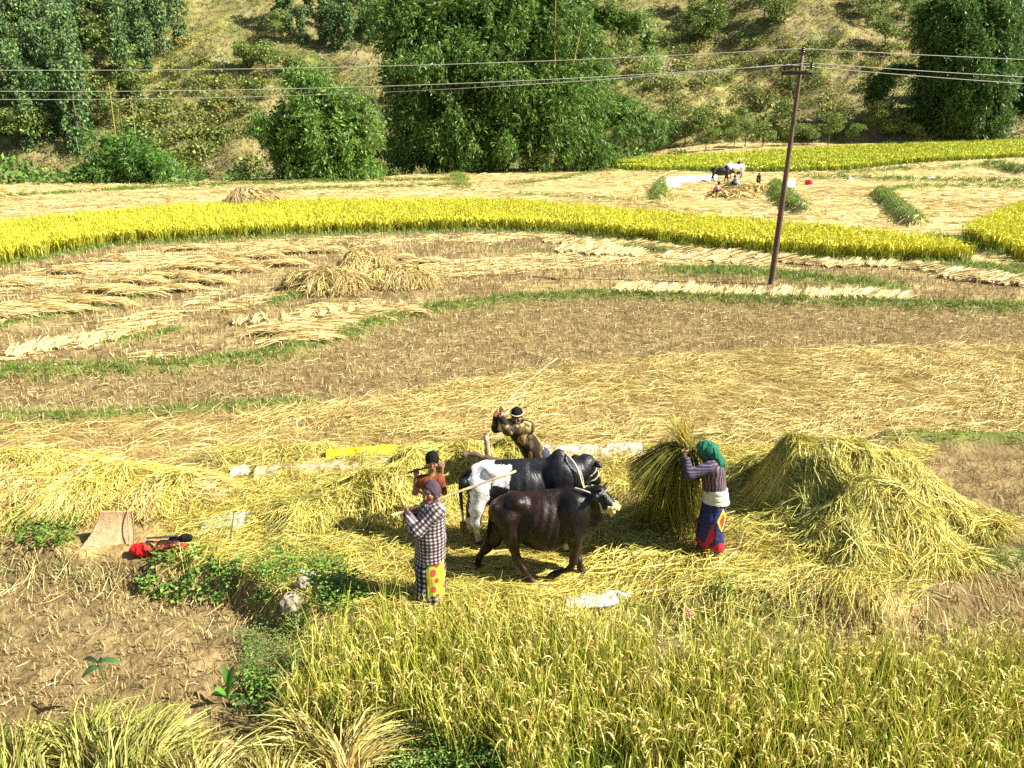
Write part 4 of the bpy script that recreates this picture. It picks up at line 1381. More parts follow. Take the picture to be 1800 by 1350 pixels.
def woman_green():
    p = Pose(1247, 980)
    root = empty('person', p.root)
    Z = lambda x, y, z: np.array([x, y, z])
    s = Sdf(.035)
    hc = p(1240, 794)
    hd = add_head(s, hc, (-.85, .40, -.22), k=.95)
    s.cone(p(1247, 815), hc + Z(.02, -.01, -.06), .052, .046, 'skin')
    s.cone(p(1252, 826), p(1257, 865), .12, .105, 'torso', .05); s.cone(p(1257, 865), p(1255, 890), .11, .115, 'torso', .05)
    shn, shf = p(1245, 822, -.14), p(1244, 820, .15)
    eln, wrn = p(1212, 834, -.20), p(1205, 806, -.08)
    elf, wrf = p(1220, 836, .16), p(1219, 808, .05)
    g1, g2 = p(1205, 795, -.03), p(1216, 799, .01)
    ax = unit(p.W(1206, 760, .0) - p.W(1212, 812, 0.0))
    s.chain([shn, eln, wrn], [.055, .042, .027], 'near'); s.chain([shf, elf, wrf], [.055, .042, .027], 'far')
    add_hand(s, wrn, g1, ax, .95, -1, .03); add_hand(s, wrf, g2, ax, .95, 1, .03)
    kn = [Z(-.02, -.06, .45), Z(-.14, .08, .44)]; an = [Z(.08, -.07, .085), Z(-.10, .09, .07)]
    for i, q in enumerate((-1, 1)):
        hip = p(1256, 895, .06 * q)
        s.chain([hip, kn[i], an[i]], [.068, .06, .036], 'leg'); add_foot(s, an[i], (-.9, -.3 if i == 0 else .3))
    body('body', s, .0065, M_SKIN, skin_fn(hd, SKIN * .85), root)
    t = Sdf(.05)
    t.cone(p(1252, 826), p(1257, 866), .148, .142, 'torso', .06); t.cone(shn * .85, shf * .85 + shn * 0, .05, .05, 'x', .05) if False else t.cone(p(1249, 821, -.09), p(1248, 820, .10), .078, .078, 'torso', .06)
    t.chain([shn, eln, wrn * .9 + eln * .1], [.078, .064, .046], 'near', .03); t.chain([shf, elf, wrf * .9 + elf * .1], [.078, .064, .046], 'far', .03)
    t.cut(p(1256, 866), (0, 0, -1)); t.ell(p(1245, 806), (.06, .06, .055), '', .015, None, -1)
    def stripes(V, T):
        ang = np.arctan2(V[:, 1], V[:, 0] - .06) * .15
        u = np.where((T == 'near') | (T == 'far'), V[:, 2] * 1.0, ang + .004 * np.sin(V[:, 2] * 40))
        a = np.sin(u * 2 * PI / .030)
        C = np.where((a > .45)[:, None], (.20, .145, .15), np.where((a < -.6)[:, None], (.05, .03, .045), (.085, .052, .068)))
        C = np.array(C, float)
        m = (T == 'near') | (T == 'far')
        C[m] = C[m] * np.array([.6, .72, .95])
        return C
    body('striped_blouse', t, .0065, M_CLOTH, stripes, root, wrinkle=.013, wf=11)
    w = Sdf(.03)
    w.cone(p(1257, 864), p(1256.5, 882), .158, .172, '', .03)
    w.cut(p(1257, 856), (0.1, 0, 1)); w.cut(p(1257, 880), (-.1, 0, -1))
    body('waist_cloth', w, .0065, M_CLOTH, lambda V, T: np.array([.66, .60, .47]) * (1 + .12 * np.sin(V[:, 2] * 160 + V[:, 0] * 14))[:, None], root, wrinkle=.016, wf=12, stretch=(.3, .3, 1.6))
    k = Sdf(.07)
    k.cone(p(1257, 876), p(1252, 915), .15, .155, '', .06)
    k.cone(p(1250, 910, -.04), Z(.055, -.06, .18), .13, .105, '', .06); k.cone(p(1249, 912, .05), Z(-.09, .07, .17), .13, .105, '', .07)
    k.cone(p(1246, 930), Z(-.02, 0, .14), .14, .125, '', .06)
    k.cut(Z(0, 0, .19), (-.10, 0, -1)); k.cut(p(1257, 868), (0, 0, 1))
    def skirt(V, T):
        n = fbm(V[:, 0] * 7, V[:, 1] * 7, V[:, 2] * 5, seed=35, o=3)
        base = np.where((np.sin(V[:, 2] * 90 + n * 14) > .75)[:, None], (.05, .05, .14), (.028, .030, .105))
        C = np.array(base, float)
        z = V[:, 2]
        red = (z < .26 + .04 * np.sin(V[:, 0] * 25)) | ((V[:, 0] < -.005 - (.62 - z) * .10 + .02 * np.sin(z * 20)) & (V[:, 0] > -.05 - (.62 - z) * .18) & (V[:, 1] < 0) & (z < .56))
        C[red] = (.50, .03, .04)
        st = (z < .25) & (np.sin(z * 150 + V[:, 0] * 20) > .6); C[st] = (.12, .03, .08)
        x0, z0 = .075, .60
        dd = np.abs((V[:, 0] - x0) / .07) + np.abs((z - z0) / .15) + .5 * (n - .5)
        m = (V[:, 1] < 0) & (dd < 1); C[m] = (.80, .55, .04)
        m = (V[:, 1] < 0) & (dd < .62); C[m] = (.62, .05, .03)
        return C
    body('wrapped_skirt', k, .0065, M_CLOTH, skirt, root, wrinkle=.024, wf=10, stretch=(1, 1, .25))
    c, r, f, u, kk = hd
    A = np.stack([r, f, u]); P = lambda x, y, z: c + r * x + f * y + u * z
    q = Sdf(.03)
    q.ell(P(0, -.015, .03), (.094, .112, .104), '', .02, A)
    q.cone(P(.01, -.08, .03), p(1264, 813, -.03), .062, .066, '', .05); q.cone(p(1264, 813, -.03), p(1273, 838, -.02), .066, .036, '', .04)
    q.cone(p(1262, 812, .06), p(1271, 830, .05), .055, .03, '', .04)
    q.ell(P(0, .12, -.03), (.072, .11, .085), '', .015, A, -1)
    body('headscarf', q, .0065, M_CLOTH, plain((.022, .135, .085), .35, 12), root, wrinkle=.022, wf=17, stretch=(1.6, 1.6, .4))
    tag(root, 'woman in a green headscarf and blue wrapped skirt lifting a sheaf of rice', 'person')


woman_checked(); boy(); man(); woman_green()


# ------------------------------------------------------------------ cattle
def leg(s, pts, rad, tagn='leg'):
    s.chain(pts, rad, tagn, .05)


def hoof(s, p, d=(1, 0)):
    p = np.array(p, float); d = np.array([d[0], d[1], 0.])
    s.cone(p + np.array([0, 0, .035]), p + d * .035 + np.array([0, 0, .012]), .038, .036, 'hoof', .02)


def cow_head(s, poll, muz, up=(0, 0, 1), k=1.0, tagn='head'):
    poll = np.array(poll, float); muz = np.array(muz, float)
    f = unit(muz - poll); r = unit(np.cross(f, np.array(up, float))); u = np.cross(r, f)
    A = np.stack([r, f, u]); L = np.linalg.norm(muz - poll)
    P = lambda x, y, z: poll + r * x * k + f * y * L + u * z * k
    s.cone(P(0, .05, -.01), P(0, .55, -.025), .092 * k, .072 * k, tagn, .04)
    s.cone(P(0, .45, -.025), P(0, .95, -.02), .068 * k, .055 * k, tagn, .04)
    s.ell(P(0, 1.0, -.015), np.array([.062, .052, .055]) * k, 'muzzle', .02, A)
    s.cone(P(0, .25, -.09), P(0, .85, -.06), .05 * k, .038 * k, tagn, .04)
    for q in (-1, 1):
        s.ell(P(.075 * q, .33, .035), np.array([.022, .03, .022]) * k, 'eye', .012, A)
        s.ell(P(.022 * q, 1.06, .015), np.array([.010, .014, .010]) * k, '', .006, A, -1)
        b = P(.085 * q, .06, .02); t = b + (r * q * .13 - f * .02 * L - u * .05) * k
        s.cone(b, b * .45 + t * .55, .024 * k, .042 * k, 'ear', .02); s.cone(b * .45 + t * .55, t, .042 * k, .010, 'ear', .02)
    return r, f, u, P


def rope(name, pts, r, col, parent, n=30):
    V, Q = tube(bez(pts, n), r, 7)
    return mesh_np(name, V, Q, np.array([col]) * rng.uniform(.75, 1.15, (len(V), 1)), M_ROPE, parent, True)


def front_cow():
    p = Pose(945, 1012)
    root = empty('cow', p.root + [0, 0, .03])
    Z = lambda x, y, z: np.array([x, y, z])
    s = Sdf(.07)
    c = p(946, 917)
    s.ell(c, (.43, .255, .325), 'barrel', .10)
    s.ell(p(960, 925), (.34, .265, .32), 'barrel', .1)
    s.ell(p(892, 903), (.23, .20, .20), 'rump', .1)
    s.cone(p(903, 880), p(1000, 878), .085, .10, 'spine', .07)
    s.cone(p(897, 878), p(886, 884), .05, .04, 'spine', .05)
    for q in (-1, 1):
        s.ell(p(908, 889, .14 * q), (.08, .07, .06), 'rump', .12)
        s.ell(p(871, 897, .12 * q), (.05, .05, .05), 'rump', .06)
        s.ell(p(1010, 912, .14 * q), (.17, .13, .27), 'shoulder', .1)
    s.ell(p(1014, 914), (.19, .19, .29), 'chest', .1)
    s.ell(p(1006, 880), (.12, .06, .09), 'spine', .07)
    poll, muz = p(1053, 868, -.10), p(1082, 897, -.20)
    s.cone(p(1020, 893), p(1043, 880, -.05), .185, .125, 'neck', .1)
    s.cone(p(1042, 880, -.05), poll + Z(-.02, 0, -.03), .12, .095, 'neck', .06)
    s.cone(p(1025, 948), p(1046, 915, -.03), .085, .07, 'dewlap', .09); s.cone(p(1046, 915, -.03), p(1052, 893, -.08), .07, .05, 'dewlap', .07)
    hr, hf, hu, P = cow_head(s, poll, muz, (.4, -.1, 1), .92)
    leg(s, [p(893, 915, -.13), p(898, 945, -.17), p(908, 985, -.19), p(921, 1006, -.2)], [.15, .10, .047, .034])
    hn = at0(931, 1027) - p.root
    leg(s, [p(921, 1006, -.2), hn + Z(-.01, 0, .06)], [.034, .038]); hoof(s, hn)
    hf_ = at0(840, 1001) - p.root
    leg(s, [p(884, 915, .12), p(868, 948, .14), p(854, 968, .15), hf_ + Z(.02, 0, .14), hf_ + Z(0, 0, .05)], [.155, .11, .055, .036, .038]); hoof(s, hf_, (.6, 0))
    fn = at0(966, 1022) - p.root
    kn = p(1008, 990, -.16)
    leg(s, [p(1010, 935, -.15), p(1010, 962, -.16), kn], [.11, .066, .044])
    leg(s, [kn, p(1003, 1003, -.17), fn + Z(.06, 0, .07), fn + Z(.02, 0, .05)], [.044, .032, .032, .037]); hoof(s, fn, (-.7, 0))
    ff = at0(1019, 1008) - p.root
    leg(s, [p(1014, 930, .13), p(1012, 965, .13), ff + Z(-.02, 0, .16), ff + Z(0, 0, .05)], [.11, .066, .038, .037]); hoof(s, ff)
    def col(V, T):
        n = fbm(V[:, 0] * 4, V[:, 1] * 4, V[:, 2] * 4, seed=55)
        top = sstep(.45, .9, V[:, 2]) * sstep(.55, .15, V[:, 0])
        C = mixc((.004, .0025, .002), (.022, .0085, .004), np.clip(top * .75 - .1 + (n - .5) * 1.3, 0, 1))
        fr = sstep(.25, .5, V[:, 0])
        C = mixc(C, np.broadcast_to((.007, .0055, .005), C.shape), fr)
        C[T == 'hoof'] = (.05, .035, .025)
        C[T == 'muzzle'] = (.03, .025, .024)
        C[T == 'eye'] = (.008, .006, .005)
        lg = (T == 'leg') & (V[:, 2] < .5); C[lg] = C[lg] * .5 + np.array([.030, .012, .007]) * .5
        return C
    V, Q = s.mesh(.011); V = relax(V, Q, 2)
    N = vnormals(V, Q)
    # ribs and loose skin
    rib = np.exp(-((V[:, 0] - .12) / .22) ** 2 - ((V[:, 2] - .72) / .2) ** 2) * .008 * np.sin((V[:, 0] - .25 * V[:, 2]) * 62)
    skin = .034 * (fbm(V[:, 0] * 5, V[:, 1] * 5, V[:, 2] * 3, seed=57, o=3) - .5)
    fl = -.035 * np.exp(-((V[:, 0] + .19) / .07) ** 2 - ((V[:, 2] - .78) / .15) ** 2)      # hollow before the hip
    sh = .022 * np.exp(-((V[:, 0] - .40 + .25 * (V[:, 2] - .7)) / .06) ** 2 - ((V[:, 2] - .72) / .22) ** 2) - .02 * np.exp(-((V[:, 0] - .30) / .05) ** 2 - ((V[:, 2] - .7) / .2) ** 2)
    dew = .012 * np.sin(V[:, 2] * 55 + V[:, 0] * 30) * np.exp(-((V[:, 0] - .68) / .10) ** 2 - ((V[:, 2] - .6) / .22) ** 2)
    th = -.020 * np.exp(-((V[:, 0] + .30) / .035) ** 2 - ((V[:, 2] - .55) / .18) ** 2)
    V = V + N * (rib + skin + fl + sh + dew + th)[:, None]
    CC = col(V, s.tags(V)); mesh_np('body', V, Q, CC, M_HIDE, root, True)
    for q in (-1, 1):
        V, Q = tube(bez([P(.06 * q, .02, .05), P(.10 * q, -.02, .075), P(.12 * q, -.0, .11)], 8), [.022, .018, .014, .010, .006][:5] if False else np.linspace(.021, .005, len(bez([P(.06 * q, .02, .05), P(.10 * q, -.02, .075), P(.12 * q, -.0, .11)], 8))), 8)
        mesh_np('horn', V, Q, np.array([[.03, .025, .02]]), M_HAIR, root, True)
    # tail hangs behind the far leg
    rope('tail', [p(888, 884), p(872, 888, .02), p(862, 915, .04), p(858, 950, .06)], .022, (.02, .012, .009), root)
    hb = Bag()
    add_tube(hb, bez([p(1011, 862, -.05), p(1030, 868, -.12), p(1046, 876, -.16), p(1055, 892, -.19), p(1058, 905, -.18)], 24), .011, (.62, .55, .40))
    th = np.linspace(0, 2 * PI, 20)
    add_tube(hb, [P(.072 * math.cos(t), .62, -.03 + .078 * math.sin(t)) for t in th], .009, (.62, .55, .40))
    add_tube(hb, [P(.10 * math.cos(t), .18, -.04 + .11 * math.sin(t)) for t in th], .009, (.5, .45, .33))
    hb = hb.build('halter', M_ROPE, root, True)
    s2 = Sdf(.012)                                        # knotted grass muzzle
    for i in range(26):
        a = i * 2.4; rr = .066 + .012 * random.random()
        yy = .78 + .34 * (i / 26)
        s2.ell(P(rr * math.cos(a), yy, -.03 + rr * math.sin(a)), (.024, .024, .024), '', .012)
    body('grass_muzzle', s2, .007, M_ROPE, lambda V, T: mixc((.62, .45, .12), (.75, .62, .30), fbm(V[:, 0] * 40, V[:, 1] * 40, V[:, 2] * 40, seed=3)), hb, wrinkle=.008, wf=60)
    tag(root, 'dark brown cow with a rope halter and straw muzzle treading the straw, nearer the camera', 'cow')


def rear_cow():
    p = Pose(905, 961)
    root = empty('cow', p.root + [0, 0, .03])
    Z = lambda x, y, z: np.array([x, y, z])
    s = Sdf(.07)
    s.ell(p(912, 862), (.50, .27, .33), 'barrel', .1)
    s.ell(p(850, 852), (.25, .21, .25), 'rump', .1)
    s.cone(p(858, 824), p(968, 822), .085, .10, 'spine', .08)
    s.cone(p(850, 824), p(836, 829), .06, .05, 'spine', .06)
    for q in (-1, 1):
        s.ell(p(866, 833, .14 * q), (.08, .07, .06), 'rump', .12)
        s.ell(p(815, 853, .12 * q), (.06, .055, .06), 'rump', .07)
        s.ell(p(985, 855, .13 * q), (.15, .10, .27), 'shoulder', .12)
    s.ell(p(985, 850), (.18, .17, .32), 'chest', .12)
    s.ell(p(982, 812), (.12, .07, .10), 'hump', .07); s.ell(p(983, 804), (.075, .05, .075), 'hump', .05)
    poll, muz = p(1031, 813, .12), p(1048, 846, .34)
    s.cone(p(1000, 838), p(1022, 828, .07), .19, .14, 'neck', .1); s.cone(p(1020, 828, .07), poll + Z(-.02, -.02, -.03), .13, .105, 'neck', .06)
    s.cone(p(1008, 890), p(1030, 855, .08), .08, .07, 'dewlap', .08)
    hr, hf, hu, P = cow_head(s, poll, muz, (.2, .3, 1), 1.08)
    hn = at0(841, 957) - p.root
    leg(s, [p(845, 862, -.13), p(838, 893, -.16), p(836, 921, -.15), hn + Z(-.03, 0, .20), hn + Z(0, 0, .05)], [.155, .105, .062, .038, .04]); hoof(s, hn)
    hf_ = at0(829, 955) - p.root + Z(-.05, .12, 0)
    leg(s, [p(843, 865, .13), p(834, 896, .14), p(826, 922, .14), hf_ + Z(-.02, 0, .16), hf_ + Z(0, 0, .05)], [.155, .105, .058, .038, .04]); hoof(s, hf_)
    for q, dx in ((-1, .05), (1, -.12)):
        fp = p(990, 900, .14 * q); fp = Z(fp[0] + dx, fp[1], 0)
        leg(s, [p(990, 870, .14 * q), p(990, 900, .14 * q), fp + Z(0, 0, .30), fp + Z(0, 0, .05)], [.125, .075, .048, .044]); hoof(s, fp)
    def col(V, T):
        w = .13 * (fbm(V[:, 0] * 7, V[:, 1] * 7, V[:, 2] * 7, seed=65, o=5) - .5) * 2 + .03 * (fbm(V[:, 0] * 40, V[:, 1] * 40, V[:, 2] * 40, seed=66, o=2) - .5)
        # picture position of each point gives the patches their places on the hide (near side)
        X, Zz = V[:, 0] + w * .7, V[:, 2] + w
        x = lambda px, py: p(px, py)[0]
        white = (X > x(824, 860) + .0) & (X < x(896, 830))
        blackflank = (X > x(858, 860)) & (Zz < p(880, 846)[2] + (X - x(862, 860)) * -.0) & (Zz < p(880, 848)[2])
        blackback = (X > x(868, 820)) & (Zz > p(868, 819)[2] + .02)
        white &= ~(blackflank) & ~blackback
        rumpblk = (X < x(829, 860) + (p(829, 840)[2] - Zz) * -.12)
        white &= ~rumpblk
        white |= (T == 'leg') & (X < x(850, 900)) & (V[:, 1] < .02) & (Zz < .75) & (X > x(826, 900))
        white |= (T == 'leg') & (Zz < .30)
        white &= ~((T == 'leg') & (X > x(900, 900)) & (Zz > .12))
        C = np.where(white[:, None], (.78, .74, .68), (.012, .012, .014))
        C = np.array(C, float)
        dirt = white & (Zz < .2); C[dirt] = C[dirt] * np.array([.7, .6, .45])
        C[T == 'hoof'] = (.05, .035, .025); C[T == 'eye'] = (.008, .006, .005)
        e = T == 'ear'; C[e] = (.03, .018, .015)
        return C
    V, Q = s.mesh(.011); V = relax(V, Q, 2); N = vnormals(V, Q)
    V = V + N * (.030 * (fbm(V[:, 0] * 5, V[:, 1] * 5, V[:, 2] * 3, seed=58, o=3) - .5) + np.exp(-((V[:, 0] - .1) / .25) ** 2 - ((V[:, 2] - .78) / .2) ** 2) * .006 * np.sin(V[:, 0] * 60))[:, None]
    CC = col(V, s.tags(V)); mesh_np('body', V, Q, CC, M_HIDE, root, True)
    b = bez([p(833, 829), p(812, 843, -.02), p(810, 870, -.05), p(812, 898, -.08), p(815, 925, -.10)], 20)
    V, Q = tube(b, np.linspace(.035, .014, len(b)), 8)
    mesh_np('tail', V, Q, np.where((V[:, 2:3] > .55), (.015, .014, .015), (.55, .48, .40)), M_HIDE, root, True)
    t = Bag(); n = 260
    o = p(814, 922, -.1)
    base = np.repeat(o[None], n, 0) + rng.normal(0, .012, (n, 3))
    t.add(*blades(base, unit(np.stack([rng.normal(.05, .14, n), rng.normal(0, .14, n), -np.ones(n)], 1)), rng.uniform(.12, .24, n), np.full(n, .01), rng.normal(0, .015, (n, 3)), pick([(.34, .20, .07), (.5, .34, .14)], n), pick([(.4, .26, .1), (.2, .1, .04)], n), 4, .3))
    t.build('tail_tuft', M_HAIR, root)
    hb = Bag()
    add_tube(hb, bez([p(989, 797, .02), p(1001, 808, -.10), p(1012, 822, -.17), p(1019, 840, -.20), p(1022, 852, -.20), p(1026, 862, -.18)], 26), .012, (.66, .58, .42))
    add_tube(hb, bez([p(1012, 822, -.165), p(1022, 838, -.17), p(1026, 858, -.18)], 12), .009, (.55, .46, .32))
    th = np.linspace(0, 2 * PI, 20)
    add_tube(hb, [P(.10 * math.cos(t), .30, -.04 + .115 * math.sin(t)) for t in th], .009, (.7, .66, .55))
    add_tube(hb, [P(.085 * math.cos(t), .62, -.035 + .09 * math.sin(t)) for t in th], .009, (.6, .55, .4))
    add_tube(hb, bez([p(1024, 862, -.15), p(1034, 858, -.05), p(1050, 862, .05)], 10), .008, (.55, .5, .4))
    hb.build('halter', M_ROPE, root, True)
    tag(root, 'black humped cow with a white rump and hind leg walking behind the brown one', 'cow')


front_cow(); rear_cow()


def far_ox(px, py, rz, k, base, dark, label, head_low):
    o = hit(px, py)[0]
    root = empty('bullock', o, rz)
    s = Sdf(.08)
    Z = lambda x, y, z: np.array([x, y, z]) * k
    s.ell(Z(0, 0, .88), np.array([.62, .29, .34]) * k, 'b', .1); s.ell(Z(-.55, 0, .95), np.array([.3, .25, .28]) * k, 'b', .1)
    s.ell(Z(.5, 0, .92), np.array([.26, .24, .38]) * k, 'b', .1); s.ell(Z(.42, 0, 1.27), np.array([.17, .09, .13]) * k, 'b', .08)
    s.cone(Z(.65, 0, 1.0), Z(.92, 0, 1.05 - head_low), .2 * k, .13 * k, 'b', .1); s.cone(Z(.7, 0, .72), Z(.9, 0, .9 - head_low), .08 * k, .07 * k, 'b', .08)
    cow_head(s, Z(.95, 0, 1.10 - head_low), Z(1.22, 0, .86 - head_low), (.3, 0, 1), 1.1 * k)
    for x, y, d in ((-.62, -.16, -.1), (-.6, .16, .12), (.5, -.15, .12), (.46, .15, -.1)):
        s.chain([Z(x, y, .85), Z(x + .0, y, .62), Z(x - (.08 if x < 0 else 0) + d * .5, y, .38), Z(x + d, y, .05)], np.array([.16, .1, .06, .05]) * k, 'leg', .05)
    def col(V, T):
        C = np.repeat(np.array([base], float), len(V), 0) * (1 + .3 * (fbm(V[:, 0] * 4, V[:, 1] * 4, V[:, 2] * 4, seed=6) - .5))[:, None]
        C[(T == 'leg') & (V[:, 2] < .5)] = dark
        return C
    body('body', s, .028, M_HIDE, col, root, it=2)
    for q in (-1, 1):
        b = bez([Z(.93, .07 * q, 1.17 - head_low), Z(.92, .16 * q, 1.25 - head_low), Z(.97, .18 * q, 1.36 - head_low)], 8)
        V, Q = tube(b, np.linspace(.03, .008, len(b)), 6); mesh_np('horn', V, Q, np.array([[.06, .05, .04]]), M_HAIR, root, True)
    b = bez([Z(-.8, 0, 1.1), Z(-.9, 0, .9), Z(-.9, .02, .45)], 8); V, Q = tube(b, np.linspace(.035, .02, len(b)), 6)
    mesh_np('tail', V, Q, np.array([base]), M_HIDE, root, True)
    tag(root, label, 'bullock')


far_ox(1266, 320, -.12, 1.05, (.022, .02, .02), (.015, .012, .012), 'black ox treading straw in the distance beside the white sheet', .12)
far_ox(1290, 314, PI + .1, 1.1, (.80, .77, .70), (.25, .14, .09), 'white ox yoked in the distance in front of the capped driver', .1)


def far_person(px, py, kind, top, bottom, label, rz=0, hat=None, hgt=1.6):
    o = hit(px, py)[0]
    root = empty('person', o, rz)
    Z = lambda x, y, z: np.array([x, y, z]) * hgt / 1.6
    s = Sdf(.04); t = Sdf(.05); b = Sdf(.06)
    if kind == 'stand':
        hc = Z(0, -.02, 1.48); sh = 1.3; hip = .85
        s.cone(Z(0, 0, 1.3), Z(0, 0, .85), .12, .12, ''); t.cone(Z(0, 0, 1.22), Z(0, 0, .85), .16, .16, '')
        for q in (-1, 1):
            arm = [Z(.17 * q, 0, 1.28), Z(.22 * q, -.04, 1.02), Z(.2 * q, -.16, .82)]
            s.chain(arm, [.05, .04, .03], ''); t.chain(arm[:2], [.065, .055], '')
            s.cone(arm[2], arm[2] + Z(0, -.06, -.07), .03, .022, '')
            s.chain([Z(.09 * q, 0, .85), Z(.1 * q, -.02, .45), Z(.1 * q, .03, .07)], [.09, .06, .04], ''); add_foot(s, Z(.1 * q, .03, .07), (0, -1))
            b.chain([Z(.09 * q, 0, .86), Z(.11 * q, 0, .2)], [.13, .12], '')
        b.cut(Z(0, 0, .16), (0, 0, -1)); t.cut(Z(0, 0, .8), (0, 0, -1))
    else:
        hc = Z(0, -.16, .95)
        s.cone(Z(0, .12, .28), Z(0, -.08, .72), .14, .12, ''); t.cone(Z(0, .13, .26), Z(0, -.08, .70), .18, .165, '')
        for q in (-1, 1):
            arm = [Z(.17 * q, -.08, .74), Z(.24 * q, -.25, .52), Z(.16 * q, -.42, .36)]
            s.chain(arm, [.05, .04, .03], ''); t.chain(arm[:2], [.07, .055], '')
            s.cone(arm[2], arm[2] + Z(0, -.06, -.05), .03, .022, '')
            lg = [Z(.1 * q, .14, .25), Z(.16 * q, -.26, .46), Z(.14 * q, -.10, .07)]
            s.chain(lg, [.09, .065, .04], ''); add_foot(s, lg[2], (0, -1)); b.chain([lg[0], lg[1], lg[2] + Z(0, 0, .06)], [.125, .09, .07], '')
    hd = add_head(s, hc, (0, -1, -.25), k=hgt / 1.6)
    s.cone(hc + Z(0, .03, -.07), hc + Z(0, .05, -.2), .05, .055, '')
    body('body', s, .014, M_SKIN, skin_fn(hd, SKIN * .8), root)
    body('shirt', t, .016, M_CLOTH, plain(top, .2), root, wrinkle=.012); body('lower_garment', b, .016, M_CLOTH, plain(bottom, .2), root, wrinkle=.014)
    if hat is None: hair_cap('hair', hd, root, h=.012)
    else:
        c, r, f, u, k = hd
        h = Sdf(.03); h.ell(c + u * .04 - f * .01, (.11, .13, .10), '', .02, np.stack([r, f, u])); h.cone(c + u * .08, c + u * .19, .09, .045, '', .04); h.cut(c + u * .015, -u)
        body('white_cap', h, .012, M_CLOTH, plain(hat, .08), root, wrinkle=.01)
    tag(root, label, 'person')


far_person(1298, 309, 'stand', (.05, .06, .09), (.04, .04, .05), 'farmer in a tall white cap standing behind the distant oxen', hat=(.8, .8, .78))
far_person(1332, 330, 'stand', (.025, .022, .035), (.05, .02, .025), 'dark clothed child standing alone right of the distant oxen', rz=.6, hgt=1.18)
far_person(1293, 332, 'squat', (.20, .32, .55), (.03, .03, .05), 'farmer in a light blue shirt squatting in front of the distant oxen', rz=-1.2)
far_person(1258, 346, 'squat', (.62, .30, .26), (.14, .05, .07), 'farmer in pink clothes sitting on the straw left of the one in blue', rz=1.0)
# ------------------------------------------------------------------ sheaf lifted by the woman
def held_sheaf():
    Y0 = at0(1247, 980)[1] + .10
    G = atY(1207, 792, Y0)
    b = Bag()
    n = 2600
    e = np.zeros((n, 3)); d = np.zeros((n, 3)); L = np.zeros(n)
    u = rng.random(n)
    px = 1108 + 130 * rng.beta(2.2, 1.2, n); py = rng.uniform(885, 972, n) - .20 * (1240 - px) * 1.0
    g = at0(px, py, 0).T
    e[:] = g; e[:, 2] = rng.uniform(.01, .35, n) * (rng.random(n) < .7)
    hang = u < .30
    m = hang.sum()
    hx = 1100 + 62 * rng.beta(1, 1.5, m); hp = atY(hx, 815 + np.abs(rng.normal(0, 26, m)) + (hx - 1104) * .1, Y0)
    e[hang] = hp.T; e[hang, 1] += rng.normal(0, .16, m)
    start = G + rng.normal(0, .028, (n, 3))
    d = unit(np.stack([rng.normal(-.55, .35, n), rng.normal(0, .3, n), rng.uniform(.0, .7, n)], 1))
    d[hang] = unit(np.stack([rng.normal(-.8, .2, m), rng.normal(0, .2, m), rng.uniform(.4, 1.1, m)], 1))
    d[~hang] = unit(np.stack([rng.normal(-.3, .3, (~hang).sum()), rng.normal(0, .25, (~hang).sum()), rng.uniform(-.7, .35, (~hang).sum())], 1))
    L = np.linalg.norm(e - start, axis=1) * rng.uniform(.5, .9, n)
    bend = e - start - d * L[:, None]
    PD = [(.13, .14, .025), (.09, .11, .02), (.19, .19, .035), (.07, .08, .015), (.30, .27, .06), (.16, .13, .03)]  # green stalks, palette darkened to carry the shade on the camera side
    k0 = pick(PD, n); k1 = pick(PD + P_YEL[3:5], n)
    b.add(*blades(start - G, d, L, rng.uniform(.006, .011, n), bend, k0, k1, 7, .5))
    n = 240        # cut ends above the hands
    dd = unit(np.stack([rng.normal(-.18, .16, n), rng.normal(0, .12, n), np.ones(n)], 1))
    b.add(*blades(rng.normal(0, .03, (n, 3)), dd, rng.uniform(.22, .52, n), rng.uniform(.008, .013, n), np.stack([rng.normal(-.06, .05, n), rng.normal(0, .04, n), -rng.uniform(0, .08, n)], 1), pick(P_YEL, n), pick(P_YEL + P_STRAW, n), 4, .4))
    n = 500        # loose stalks spilling forward at the foot
    x = rng.uniform(-1.0, .45, n); y = rng.normal(-.35, .22, n)
    root = empty('rice_sheaf_lifted', G)
    o = b.build('stalks', M_STRAW, root)
    bb = Bag()
    bb.add(*lay(x + G[0], y + Y0, rng.normal(.8, .7, n), rng.uniform(.4, .9, n), rng.uniform(.008, .013, n), gz, .16, pick(P_YEL, n), pick(P_YEL + P_GRN[:2], n), 4, .6))
    bb.V = [v - G for v in bb.V]
    bb.build('spilled_stalks', M_STRAW, root)
    tag(root, 'big drooping green sheaf of rice held up by the woman in the green headscarf', 'sheaf')


held_sheaf()


